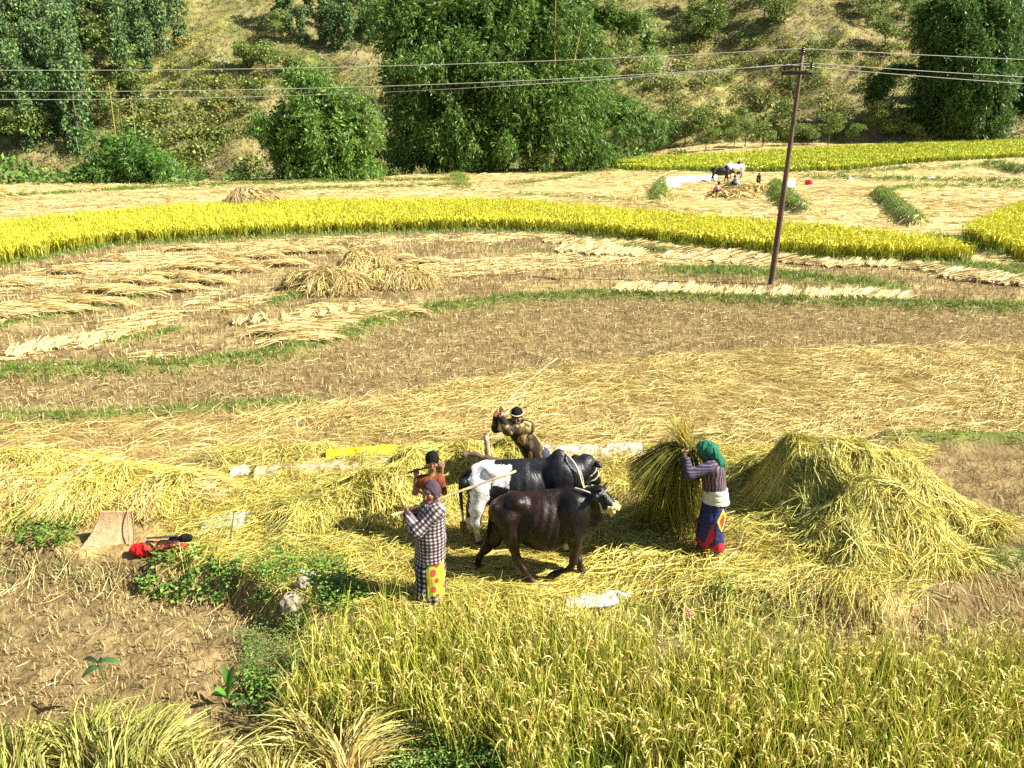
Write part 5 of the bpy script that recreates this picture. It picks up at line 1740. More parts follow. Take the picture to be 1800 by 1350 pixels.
# ------------------------------------------------------------------ post, log, utility pole, wires
def post():
    a = atY(858, 812, 9.35); b = atY(854.5, 767, 9.3)
    a = a - (b - a) * .45
    V, Q = tube(a + (b - a) * np.linspace(0, 1, 8)[:, None], .036 * np.array([1.1, 1.05, 1.02, 1, .98, .97, .96, .9]), 12)
    V = V - a
    C = mixc((.34, .23, .14), (.56, .42, .28), fbm(V[:, 0] * 30, V[:, 1] * 30, V[:, 2] * 5, seed=3))
    o = mesh_np('wooden_post', V, Q, C, M_WOOD, smooth=True); o.location = tuple(a)
    tag(o, 'short wooden threshing post sticking out of the straw pile', 'post')
    a = atY(818, 797, 9.0); b = atY(893, 812, 8.95)
    t = np.linspace(0, 1, 14)[:, None]
    V, Q = tube((b - a) * t + rng.normal(0, .008, (14, 3)), np.linspace(.036, .028, 14), 9)
    o = mesh_np('fallen_branch', V, Q, np.array([[.10, .065, .045]]) * rng.uniform(.7, 1.3, (len(V), 1)), M_WOOD, smooth=True); o.location = tuple(a)
    tag(o, 'dark branch lying on the straw pile below the wooden post', 'branch')


post()


def box_mesh(bag, c, half, ax, col):
    ax = np.asarray(ax, float)
    s = np.array([[i, j, k] for i in (-1, 1) for j in (-1, 1) for k in (-1, 1)], float)
    V = np.asarray(c) + (s * np.asarray(half)) @ ax
    Q = [(0, 1, 3, 2), (4, 6, 7, 5), (0, 4, 5, 1), (2, 3, 7, 6), (0, 2, 6, 4), (1, 5, 7, 3)]
    bag.add(V, np.array(Q), np.asarray(col, float)[None])


def lathe(bag, base, prof, col, n=12):
    prof = np.array(prof, float)
    pts = np.stack([0 * prof[:, 0], 0 * prof[:, 0], prof[:, 0]], 1) + base
    th = np.linspace(0, 2 * PI, n, endpoint=False)
    V = (pts[:, None] + prof[:, 1][:, None, None] * np.stack([np.cos(th), np.sin(th), 0 * th], 1)[None]).reshape(-1, 3)
    Q = [(i * n + j, i * n + (j + 1) % n, (i + 1) * n + (j + 1) % n, (i + 1) * n + j) for i in range(len(prof) - 1) for j in range(n)]
    bag.add(V, np.array(Q), np.asarray(col, float)[None])


def utility_pole():
    Y = 25.5
    a = atY(1355, 502, Y); b = atY(1410.5, 98, Y)
    root = empty('utility_pole', a)
    t = np.linspace(-.04, 1, 12)[:, None]
    V, Q = tube((b - a) * t, np.concatenate([np.linspace(.100, .088, 6), np.linspace(.076, .055, 6)]), 14)
    C = mixc((.085, .045, .032), (.17, .095, .065), fbm(V[:, 0] * 9, V[:, 1] * 9, V[:, 2] * 2, seed=8))
    mesh_np('shaft', V, Q, C, M_RUST, root, True)
    c = atY(1403, 128.5, Y - .02) - a
    d = unit(np.array([.80, -.60, 0])); n = np.array([.60, .80, 0]); u = np.array([0, 0, 1.])
    c = c - n * .10
    bg = Bag(); box_mesh(bg, c, (.47, .05, .055), [d, n, u], (.07, .045, .04))
    arm = bg.build('crossarm', M_RUST, root)
    e0, e1 = c - d * .40, c + d * .42
    bg = Bag(); add_tube(bg, np.stack([c - d * .25 - [0, 0, .06], (b - a) * .80]), .018, (.08, .05, .04), 6); bg.build('brace', M_RUST, arm)
    prof = [(0, .018), (.07, .018), (.07, .05), (.10, .075), (.115, .05), (.13, .05), (.15, .07), (.17, .05), (.19, .045), (.21, .055), (.235, .03), (.24, 0)]
    tips = []
    for q in (e0 + u * .055, e1 + u * .055, (b - a)):
        bg = Bag(); lathe(bg, q, prof, (.055, .022, .015)); bg.build('insulator', M_CERAMIC, root if q[2] > c[2] + .5 else arm, True)
        tips.append(a + q + u * .205)
    tag(root, 'leaning rusty steel utility pole with a short crossarm standing on the drying field', 'utility pole')
    for P, S, lab in ((tips[2], .62, 'topmost overhead wire carried on the tip of the utility pole'), (tips[0], 1.02, 'overhead wire on the left insulator of the crossarm'), (tips[1], .80, 'overhead wire on the right insulator of the crossarm')):
        b_ = Bag()
        for L in (-46., 46.):
            tt = np.linspace(0, 1, 60)
            z = P[2] - 4 * S * tt * (1 - tt)
            x = P[0] + L * tt
            pts = np.stack([x, np.full_like(x, P[1]), z], 1)
            add_tube(b_, pts, .0085, (.55, .53, .47), 5)
        o = b_.build('power_line', M_WIRE, None, True)
        tag(o, lab, 'wire')


utility_pole()


# ------------------------------------------------------------------ sheets, sacks and small things
def sheet(name, label, cat, corners, nx, ny, amp, thick, col, mat, f=6, bump=0.0, lift=.01, seed=1, hf=None, col2=None):
    c = np.array(corners, float)                 # 4 x 3: a b c d round the edge
    s, t = np.meshgrid(np.linspace(0, 1, nx), np.linspace(0, 1, ny)); s, t = s.ravel(), t.ravel()
    P = ((1 - s) * (1 - t))[:, None] * c[0] + (s * (1 - t))[:, None] * c[1] + (s * t)[:, None] * c[2] + ((1 - s) * t)[:, None] * c[3]
    P[:, :2] += .03 * f / 6 * (np.stack([fbm(P[:, 0] * f, P[:, 1] * f, seed=seed + 11), fbm(P[:, 0] * f, P[:, 1] * f, seed=seed + 12)], 1) - .5) * 2 * min(1, amp / .03)
    rid = np.abs(fbm(P[:, 0] * f, P[:, 1] * f, seed=seed) - .5) * 2
    prof = np.sin(PI * np.clip(t, 0, 1)) ** .6
    h = amp * (1 - rid) * (.35 + .65 * prof) + bump * prof * (.7 + .6 * fbm(s * 7, t, seed=seed + 3))
    if hf is not None: P[:, 2] = hf(P[:, 0], P[:, 1])
    top = P.copy(); top[:, 2] += lift + h
    bot = top.copy(); bot[:, 2] -= thick
    off = top.mean(0)
    V = np.vstack([top, bot]) - off
    i = (np.arange(ny - 1)[:, None] * nx + np.arange(nx - 1)[None]).ravel()
    Qt = np.stack([i, i + 1, i + nx + 1, i + nx], 1); Qb = Qt[:, ::-1] + nx * ny
    n = nx * ny
    ed = [np.arange(nx), np.arange(nx) + (ny - 1) * nx, np.arange(ny) * nx, np.arange(ny) * nx + nx - 1]
    Qs = [np.stack([e[:-1], e[1:], e[1:] + n, e[:-1] + n], 1) for e in ed]
    Q = np.vstack([Qt, Qb] + Qs)
    k = fbm(V[:, 0] * f * 2, V[:, 1] * f * 2, seed=seed + 5)
    C = mixc(np.array(col) * .86, np.array(col2 if col2 is not None else col), k)
    o = mesh_np(name, V, Q, C, mat, smooth=True); o.location = tuple(off)
    return tag(o, label, cat)


G0 = lambda px, py, z=0.0: at0(px, py, z)
sheet('tarpaulin', 'beige woven tarpaulin bunched along the back edge of the threshing floor on the left', 'tarpaulin', [G0(445, 850), G0(745, 826), G0(752, 806), G0(455, 826)], 110, 18, .10, .012, (.40, .29, .16), M_TARP, 5, .05, seed=2, col2=(.50, .38, .23))
sheet('tarpaulin', 'bright yellow plastic sheet folded along the edge of the beige tarpaulin', 'plastic sheet', [G0(572, 816), G0(697, 808), G0(697, 796), G0(578, 806)], 60, 12, .09, .01, (.74, .56, .015), M_TARP, 6, .09, lift=.03, seed=3)
sheet('tarpaulin', 'white and beige tarpaulin bunched behind the humped black cow', 'tarpaulin', [G0(935, 816), G0(1130, 808), G0(1128, 788), G0(960, 792)], 90, 20, .12, .012, (.42, .31, .19), M_TARP, 4, .06, seed=6, col2=(.64, .56, .44))
sheet('scrap_of_cloth', 'crumpled cream scrap lying at the left end of the beige tarpaulin', 'cloth', [G0(405, 846), G0(438, 840), G0(436, 826), G0(412, 830)], 22, 14, .08, .01, (.75, .70, .55), M_TARP, 9, .06, seed=8)
sheet('plastic_sheet', 'thin torn clear plastic sheet lying on the straw left of the floor', 'plastic sheet', [G0(345, 950), G0(425, 938), G0(442, 900), G0(372, 910)], 40, 30, .06, .006, (.62, .62, .56), M_PLASTIC, 6, .03, seed=12, col2=(.55, .68, .60))
sheet('white_cloth', 'crumpled white cloth lying at the front edge of the threshing floor', 'cloth', [G0(990, 1078), G0(1088, 1066), G0(1092, 1048), G0(1005, 1056)], 60, 30, .10, .012, (.56, .48, .42), M_CLOTH, 7, .03, seed=14, col2=(.72, .66, .60))
sheet('white_scrap', 'small white scrap beside the crumpled white cloth', 'scrap', [G0(1090, 1058), G0(1104, 1054), G0(1104, 1045), G0(1092, 1047)], 12, 10, .04, .008, (.78, .76, .72), M_CLOTH, 12, .04, seed=15)
sheet('tarpaulin', 'long white sheet spread left of the distant oxen', 'sheet', [hit(1185, 324)[0], hit(1262, 318)[0], hit(1262, 309)[0], hit(1187, 313)[0]], 40, 16, .12, .03, (.80, .80, .78), M_CLOTH, 1.2, .12, lift=.05, seed=16)
sheet('tarpaulin', 'crumpled white sack cloth at the left end of the distant white sheet', 'sheet', [hit(1170, 333)[0], hit(1196, 331)[0], hit(1188, 317)[0], hit(1168, 318)[0]], 24, 16, .25, .03, (.78, .78, .76), M_CLOTH, 1.6, .25, lift=.05, seed=17)
sheet('tarpaulin', 'pale turquoise cloth heaped beside the distant grassy bund', 'cloth', [hit(1381, 333)[0], hit(1398, 331)[0], hit(1396, 322)[0], hit(1382, 323)[0]], 20, 14, .3, .03, (.42, .68, .60), M_CLOTH, 1.6, .25, lift=.05, seed=18)
for q, (a, b_, c_) in enumerate(((1491, 1512, 'small white scrap on the distant bund right of the red bundle'), (1628, 1642, 'small white scrap on the distant bund near the right edge'))):
    sheet('white_scrap', c_, 'scrap', [hit(a, 319)[0], hit(b_, 318.5)[0], hit(b_, 315.5)[0], hit(a, 316)[0]], 12, 8, .15, .03, (.8, .8, .78), M_CLOTH, 1.6, .04, lift=.15, seed=19 + q)


def blob(name, label, cat, c, r, col, mat, seed=1, rough=.18, h=None, f=5, extra=None):
    c = np.array(c, float); s = Sdf(.04)
    s.ell((0, 0, r[2] * .8), r, '', .03)
    for e in (extra or []): s.ell(*e)
    h = h or max(r) / 16
    V, Q = s.mesh(h); V = relax(V, Q, 1); N = vnormals(V, Q)
    V = V + N * ((fbm(V[:, 0] * f / max(r), V[:, 1] * f / max(r), V[:, 2] * f / max(r), seed=seed) - .5) * 2 * rough * min(r))[:, None]
    o = mesh_np(name, V, Q, np.array(col)[None] * (.8 + .4 * fbm(V[:, 0] * 20, V[:, 1] * 20, V[:, 2] * 20, seed=seed))[:, None], mat, None, True)
    o.location = tuple(c)
    return tag(o, label, cat)


blob('boulder', 'larger pale rounded stone among the weeds at the terrace edge', 'stone', G0(517, 1072, -.1), (.16, .13, .12), (.36, .30, .20), M_STONE, 3, .25, f=2.2)
blob('boulder', 'smaller pale stone just above the larger one in the weeds', 'stone', G0(533, 1036, .08), (.085, .08, .09), (.33, .28, .20), M_STONE, 4, .25, f=2.2)
blob('pink_bag', 'small faded pink plastic bag lying on the bank behind the standing rice', 'bag', G0(1211, 1084, -.2), (.06, .05, .05), (.70, .34, .28), M_PLASTIC, 6, .5, f=3)
blob('red_bundle', 'bright red bundle lying alone on the distant cut field', 'bundle', hit(1421, 325)[0], (.30, .26, .24), (.62, .03, .08), M_CLOTH, 7, .4, f=2.5)
blob('paper_scrap', 'crumpled orange and white wrapper lying among the cut sheaves', 'wrapper', G0(398, 1320, -.25), (.07, .06, .06), (.75, .42, .24), M_PLASTIC, 9, .6, f=3)


def leaning_mat():
    """bowed rectangular bamboo tray propped on the weeds"""
    a, b = at0(143, 974, -.05), at0(234, 966, -.05)
    c, d = atY(231, 898, b[1] + .28), atY(176, 898, a[1] + .30)
    nx, ny = 26, 26
    s, t = np.meshgrid(np.linspace(0, 1, nx), np.linspace(0, 1, ny)); s, t = s.ravel(), t.ravel()
    P = ((1 - s) * (1 - t))[:, None] * a + (s * (1 - t))[:, None] * b + (s * t)[:, None] * c + ((1 - s) * t)[:, None] * d
    n = unit(np.cross(b - a, d - a)); n = n if n[1] < 0 else -n
    P = P - n * (.07 * (1 - (2 * t - 1) ** 2))[:, None] + n * (.012 * np.sin(s * 30 + t * 3) * .15)[:, None]
    P = P + unit(a - b) * (.10 * (1 - t) ** 3 * (1 - s))[:, None]
    off = P.mean(0)
    V = np.vstack([P + n * .007, P - n * .007]) - off
    i = (np.arange(ny - 1)[:, None] * nx + np.arange(nx - 1)[None]).ravel()
    Q = np.stack([i, i + 1, i + nx + 1, i + nx], 1); m = nx * ny
    ed = [np.arange(nx), np.arange(nx) + (ny - 1) * nx, np.arange(ny) * nx, np.arange(ny) * nx + nx - 1]
    Q = np.vstack([Q, Q[:, ::-1] + m] + [np.stack([e[:-1], e[1:], e[1:] + m, e[:-1] + m], 1) for e in ed])
    k = fbm(V[:, 0] * 12, V[:, 2] * 30, seed=5)
    C = mixc((.40, .25, .12), (.58, .40, .22), k)
    root = empty('winnowing_tray', off)
    mesh_np('tray_panel', V, Q, C, M_CARD, root, True)
    bg = Bag(); add_tube(bg, np.stack([b + (b - a) * -.06 + n * .016, c + (d - c) * .12 + n * .016]) - off, .008, (.34, .2, .1), 6); bg.build('rim_strip', M_CARD, root, True)
    tag(root, 'curved brown bamboo tray propped upright beside the red bag', 'tray')


leaning_mat()


def red_bag():
    o = at0(285, 966, .06)
    root = empty('school_bag', o)
    w = lambda px, py, dy=0: atY(px, py, o[1] + dy) - o
    s = Sdf(.04)
    s.cone(w(238, 966), w(262, 962), .075, .07, 'red'); s.cone(w(262, 962), w(318, 957, .05), .075, .085, 'mid'); s.ell(w(250, 968), (.11, .09, .07), 'red', .03)
    def col(V, T):
        n = fbm(V[:, 0] * 14, V[:, 1] * 14, V[:, 2] * 14, seed=6)
        C = np.where((T == 'red')[:, None], (.60, .02, .02), np.where((n > .58)[:, None], (.45, .06, .03), (.035, .02, .02)))
        return np.array(C, float)
    body('bag_body', s, .008, M_CLOTH, col, root, wrinkle=.022, wf=14)
    q = Sdf(.03); q.ell(w(327, 946, .05), (.075, .05, .06), ''); q.cone(w(300, 948, .04), w(334, 944, .05), .025, .03, '')
    body('black_flap', q, .008, M_CLOTH, plain((.012, .012, .013), .2), root, wrinkle=.015, wf=16)
    bg = Bag(); add_tube(bg, bez([w(258, 946), w(285, 944), w(312, 942, .03)], 12), .012, (.06, .06, .06), 6); bg.build('strap', M_CLOTH, root, True)
    tag(root, 'red and black bag half hidden by weeds beside the bamboo tray', 'bag')


red_bag()


def slipper():
    o = at0(540, 1006, .10)
    s = Sdf(.02); s.cone((-.10, .04, .0), (.08, -.04, .0), .035, .045, '')
    V, Q = s.mesh(.006); V[:, 2] *= .35
    ob = mesh_np('slipper', V, Q, np.array([[.75, .73, .68]]) * np.ones((len(V), 1)), M_PLASTIC, None, True); ob.location = tuple(o)
    b = Bag(); add_tube(b, bez([(-.02, .05, 0), (.03, .0, .05), (.05, -.07, 0)], 10), .010, (.05, .05, .05), 6); b.build('strap', M_CLOTH, ob, True)
    tag(ob, 'white slipper with a dark strap lying in the weeds above the two stones', 'slipper')


slipper()
stick('thin_rod', 'thin dark rod stuck upright in the torn clear plastic sheet', at0(404, 955), atY(412, 896, at0(404, 955)[1] + .05), .008, .006, (.16, .12, .09))
stick('bamboo_cane', 'pale cane lying on the straw to the right of the woman in green', at0(1216, 1032) + [0, 0, .05], at0(1292, 985) + [0, 0, .12], .014, .010, (.60, .46, .26))
stick('bamboo_cane', 'long thin pale pole lying along the front lip of the threshing floor', at0(1135, 1046) + [0, 0, .05], at0(1420, 1022) + [0, 0, .08], .014, .010, (.56, .48, .28))


# ------------------------------------------------------------------ weeds
def leaf2(pos, dirv, L, w, col, droop=.25, fold=.25):
    n = len(pos)
    side = unit(np.cross(dirv, np.array([0, 0, 1.]) + rng.normal(0, .35, (n, 3))))
    nor = np.cross(side, dirv)
    P = lambda t, s, z: pos + dirv * (L * t)[:, None] + side * (w * s)[:, None] + nor * (w * z)[:, None] - np.array([0, 0, 1.]) * (droop * L * t * t)[:, None]
    o = np.ones(n)
    b, t = P(0 * o, 0 * o, 0 * o), P(o, 0 * o, 0 * o)
    l1, l2 = P(.3 * o, .5 * o, fold * o), P(.68 * o, .38 * o, fold * .8 * o)
    r1, r2 = P(.3 * o, -.5 * o, fold * o), P(.68 * o, -.38 * o, fold * .8 * o)
    V = np.stack([b, l1, l2, t, r2, r1], 1).reshape(-1, 3)
    k = np.arange(n)[:, None] * 6
    Q = np.vstack([k + [0, 1, 2, 3], k + [0, 3, 4, 5]])
    return V, Q, np.repeat(col, 6, 0)


P_WEED = [(.15, .28, .04), (.21, .36, .06), (.10, .20, .03), (.29, .41, .10)]


def weed_patch(label, poly, n, hgt, ls, per=16, pal=P_WEED, z=0.0, aspect=.6, name='weed_patch', droop=.3):
    p = np.array(poly, float)
    px = rng.uniform(p[:, 0].min(), p[:, 0].max(), n * 3); py = rng.uniform(p[:, 1].min(), p[:, 1].max(), n * 3)
    n = int(n * .92); k = inpoly(px, py, poly); px, py = px[k][:n], py[k][:n]
    g = at0(px, py, z).T; g[:, 2] = gz(g[:, 0], g[:, 1])
    n = len(g); off = g.mean(0); ls = (ls[0] * .72, ls[1] * .72); per = int(per * 1.1)
    hh = rng.uniform(.25, 1.15, n) * hgt
    lean = rng.normal(0, .25, (n, 2))
    root = empty(name, off)
    b = Bag()
    S = g - off
    tipv = np.stack([lean[:, 0] * hh, lean[:, 1] * hh, hh], 1)
    b.add(*blades(S, unit(tipv), hh, np.full(n, .008), np.zeros((n, 3)), pick([(.14, .18, .05)], n), pick([(.12, .2, .05)], n), 3, .4))
    b.build('stems', M_LEAF, root)
    b = Bag()
    t = rng.uniform(.2, 1.05, n * per); i = np.repeat(np.arange(n), per)
    pos = S[i] + tipv[i] * t[:, None] + rng.normal(0, .05, (n * per, 3)) * [1, 1, .6]
    pos[:, 2] = np.maximum(pos[:, 2], S[i][:, 2] + .02)
    a = rng.uniform(0, 2 * PI, n * per)
    d = unit(np.stack([np.cos(a), np.sin(a), rng.uniform(-.1, .7, n * per)], 1))
    L = rng.uniform(*ls, n * per)
    b.add(*leaf2(pos, d, L, L * aspect * rng.uniform(.8, 1.2, n * per), pick(pal, n * per, .2), droop))
    b.build('foliage', M_LEAF, root)
    tag(root, label, 'weeds')


weed_patch('leafy green weeds at the far left in front of the yellow straw heap', [(15, 950), (20, 905), (60, 890), (130, 925), (155, 955), (100, 965)], 60, .30, (.05, .09), 18)
weed_patch('broad leaved green weeds covering the red and black bag', [(230, 1000), (262, 976), (300, 966), (345, 966), (420, 990), (450, 1012), (380, 1022), (280, 1012)], 64, .15, (.05, .10), 14, aspect=.75)
weed_patch('dark green bushy weeds to the left of the two pale stones', [(452, 1040), (450, 985), (500, 972), (560, 985), (610, 1000), (600, 1040), (560, 1045), (552, 1012), (505, 1030), (495, 1040), (480, 1060)], 110, .24, (.04, .08), 22, aspect=.38)
weed_patch('green weeds right of the pale stones beside the standing rice', [(570, 1085), (580, 1040), (640, 1045), (650, 1070), (600, 1100)], 45, .26, (.05, .08), 18, z=-.1)
weed_patch('feathery pale green herbs left of the standing rice', [(430, 1190), (420, 1130), (470, 1100), (540, 1110), (545, 1180), (490, 1205)], 110, .26, (.03, .06), 26, pal=[(.22, .32, .08), (.28, .36, .10), (.16, .25, .05)], z=-.3, aspect=.3)
weed_patch('low leafy herbs in front of the feathery ones', [(420, 1255), (430, 1200), (500, 1195), (540, 1220), (520, 1262)], 55, .22, (.05, .09), 14, z=-.35, aspect=.5)
weed_patch('green weeds with tiny pale flowers at the bottom centre', [(690, 1350), (720, 1310), (800, 1300), (900, 1325), (930, 1400), (800, 1420), (700, 1400)], 120, .34, (.04, .075), 24, z=-.35, aspect=.42, pal=P_WEED + [(.24, .36, .1)])
weed_patch('small bright green weed on the bank in front of the big straw heap', [(1685, 1003), (1700, 990), (1722, 1000), (1705, 1010)], 8, .14, (.05, .08), 8)
weed_patch('small bright weed at the lip of the threshing floor', [(1245, 1042), (1262, 1032), (1278, 1040), (1262, 1048)], 8, .16, (.05, .08), 8)
weed_patch('tiny pale weed behind the lifted sheaf', [(1108, 775), (1122, 768), (1126, 778)], 4, .16, (.05, .08), 8)


def grass_clump(label, px, py, n, L, z, pal):
    o = at0(px, py, z); o[2] = gz(o[:1], o[1:2])[0]
    b = Bag()
    base = np.stack([rng.normal(0, .10, n), rng.normal(0, .07, n), np.zeros(n)], 1)
    a = rng.uniform(0, 2 * PI, n); r = rng.uniform(.1, .9, n)
    d = unit(np.stack([np.cos(a) * r, np.sin(a) * r, np.ones(n)], 1))
    Ls = rng.uniform(.6, 1.1, n) * L
    b.add(*blades(base, d, Ls, rng.uniform(.010, .018, n), np.stack([np.cos(a), np.sin(a), -np.ones(n)], 1) * (Ls * .25)[:, None], pick(pal, n), pick(pal, n), 5, .1))
    ob = b.build('grass_clump', M_LEAF); ob.location = tuple(o)
    tag(ob, label, 'grass')


grass_clump('blue green clump of long grass at the bottom edge', 1060, 1405, 240, .62, -.35, [(.12, .26, .07), (.16, .32, .09), (.22, .36, .08)])
grass_clump('yellow green grass tuft at the bottom right of the weeds', 960, 1400, 120, .5, -.35, [(.30, .36, .06), (.4, .4, .08)])


def sapling(label, base, leaves_, z=-.35):
    o = at0(base[0], base[1], z); o[2] = gz(o[:1], o[1:2])[0]
    root = empty('sapling', o)
    w = lambda px, py, dy=0: atY(px, py, o[1] + dy) - o
    top = w(*leaves_[0][0])
    b = Bag(); add_tube(b, bez([(0, 0, 0), top * .5 + np.array([.02, 0, 0]), top], 10), .006, (.20, .24, .07), 6); b.build('stem', M_LEAF, root, True)
    for p0, p1, dy, wd, c in leaves_:
        a, e = w(*p0), w(p1[0], p1[1], dy)
        K = 8; t = np.linspace(0, 1, K)[:, None]
        L = np.linalg.norm(e - a)
        sp = a + (e - a) * t + np.array([0, 0, .22 * L]) * (4 * t * (1 - t)) * .6
        tan = unit(np.gradient(sp, axis=0)); side = unit(np.cross(tan, np.array([0, -.5, 1.])))
        W = wd * np.sin(PI * np.clip(t * .97 + .02, 0, 1)) ** .75
        nn = np.cross(side, tan)
        V = np.stack([sp - side * W + nn * W * .25, sp, sp + side * W + nn * W * .25], 1).reshape(-1, 3)
        Q = [(i * 3 + j, i * 3 + j + 1, i * 3 + j + 4, i * 3 + j + 3) for i in range(K - 1) for j in (0, 1)]
        mesh_np('leaf', V, np.array(Q), np.array([c]) * np.where(np.arange(len(V)) % 3 == 1, 1.25, 1)[:, None], M_LEAF, root, True)
    tag(root, label, 'sapling')


sapling('slender sapling with four broad leaves standing alone on the near stubble', (196, 1262), [((176, 1172), (143, 1192), -.05, .032, (.06, .15, .03)), ((172, 1164), (212, 1164), .03, .026, (.05, .14, .04)), ((172, 1166), (146, 1160), .12, .024, (.045, .09, .03)), ((172, 1164), (178, 1166), -.18, .03, (.03, .08, .03))])
sapling('young plant with big lance shaped leaves beside the feathery herbs', (402, 1238), [((400, 1228), (412, 1170), .02, .035, (.10, .24, .03)), ((398, 1222), (376, 1212), -.08, .03, (.12, .26, .03)), ((400, 1226), (370, 1222), .08, .028, (.05, .14, .03)), ((403, 1226), (440, 1236), -.05, .03, (.05, .13, .03)), ((404, 1215), (392, 1168), .10, .03, (.09, .2, .03))])


# ------------------------------------------------------------------ bamboo
P_BAM = [(.12, .23, .04), (.09, .17, .03), (.16, .28, .045), (.21, .33, .06), (.055, .11, .022)]


def bamboo(label, base, Yoff, lobes, n_spray, Lr, wr, culms, gap=.36, pal=P_BAM, seed=5, dry=0, name='bamboo_clump', rod=.06):
    o = hit(*base)[0]; Y = o[1] + Yoff
    root = empty(name, o)
    zc = Y * CP
    s = F / zc
    C = []; R = []
    for px, py, rx, rz, dy in lobes:
        C.append(atY(px, py, Y + dy) - o); R.append((rx / s, min(rx, rz) / s * .9, rz / s))
    for c, r in list(zip(C, R)):
        for _ in range(7):
            dd = unit(rng.normal(0, 1, 3)); dd[1] = -abs(dd[1]); q = rng.uniform(.45, .85)
            C.append(c + dd * np.array(r) * 1.0 - [0, 0, .3 * q]); R.append((q * 1.1, q * 1.1, q * 1.6))
    C, R = np.array(C), np.array(R); nbig = len(lobes)
    area = R[:, 0] * R[:, 2] + R[:, 1] * R[:, 0]
    cnt = (n_spray * area / area.sum()).astype(int)
    pos, out, li = [], [], []
    for c, r, m in zip(C, R, cnt):
        d = unit(rng.normal(0, 1, (m * 2, 3))); d[:, 1] = np.where(d[:, 1] > .35, -d[:, 1], d[:, 1])
        q = c + d * r * (rng.uniform(.45, 1.06, (m * 2, 1)) ** .6)
        pos.append(q); out.append(d)
    pos = np.vstack(pos); out = np.vstack(out)
    ins = np.zeros(len(pos))
    for c, r in zip(C, R): ins = ins + ((((pos - c) / r) ** 2).sum(1) < .62)
    nz = fbm(pos[:, 0] * .55, pos[:, 1] * .55, pos[:, 2] * .42, seed=seed, o=3)
    k = (ins < 1 + (rng.random(len(pos)) < .35)) & (nz > gap + .125 + .04 * rng.random(len(pos))) & (pos[:, 2] > .1)
    pos, out, nz = pos[k], out[k], nz[k]
    b = Bag(); per = 8; n = len(pos) * per
    i = np.repeat(np.arange(len(pos)), per)
    sd = unit(out * .7 + np.array([0, 0, -.75]) + rng.normal(0, .3, out.shape))
    t = rng.uniform(0, 1, n)
    p = pos[i] + sd[i] * (t * Lr[1] * 2.0)[:, None]
    d = unit(sd[i] * .8 + rng.normal(0, .55, (n, 3)) + np.array([0, 0, -.25]))
    L = rng.uniform(*Lr, n)
    tone = .72 + .75 * fbm(pos[:, 0] * .3, pos[:, 1] * .3, pos[:, 2] * .3, seed=seed + 3)
    col = pick(pal, n, .2) * tone[i][:, None]
    V, Q, Cc = leaves(p, d, L, rng.uniform(*wr, n) * 1.12, col)
    fo = mesh_np('foliage', V, Q, Cc, M_LEAF, root)
    ci = []; ri = []
    for c, r, m in list(zip(C, R, cnt))[:nbig]:
        m = int(m * 2.6)
        d = unit(rng.normal(0, 1, (m, 3))); ci.append(c + d * r * .74 * rng.uniform(0, 1, (m, 1)) ** .4)
    ci = np.vstack(ci); ci = ci[ci[:, 2] > .2]; n = len(ci)
    dv = unit(rng.normal(0, 1, (n, 3)) * [1, 1, .6] - [0, 0, .5]); L = rng.uniform(*Lr, n) * 1.5
    V2, Q2, C2 = leaves(ci, dv, L, rng.uniform(*wr, n) * 3.2, pick(pal, n, .25))
    V = np.vstack([V, V2]); Q = np.vstack([Q, Q2 + len(Cc)]); Cc = np.vstack([Cc, C2])
    bpy.data.objects.remove(fo)
    mesh_np('foliage', V, Q, Cc, M_LEAF, root)
    for (x0, y0), (x1, y1), bow, c in culms:
        f_ = 5.5 if c == YC and rod > .05 else 0
        a, e = atY(x0, y0, Y - .5 - f_) - o, atY(x1, y1, Y - 1.6 - f_) - o
        pts = bez([a, (a + e) / 2 + np.array([bow, 0, abs(bow) * .4]), e], 14)
        V, Q = tube(pts, np.linspace(rod, rod * .35, len(pts)), 7)
        mesh_np('culm', V, Q, np.array([c]) * rng.uniform(.85, 1.1, (len(V), 1)), M_BARK, root, True)
    tag(root, label, 'bamboo')


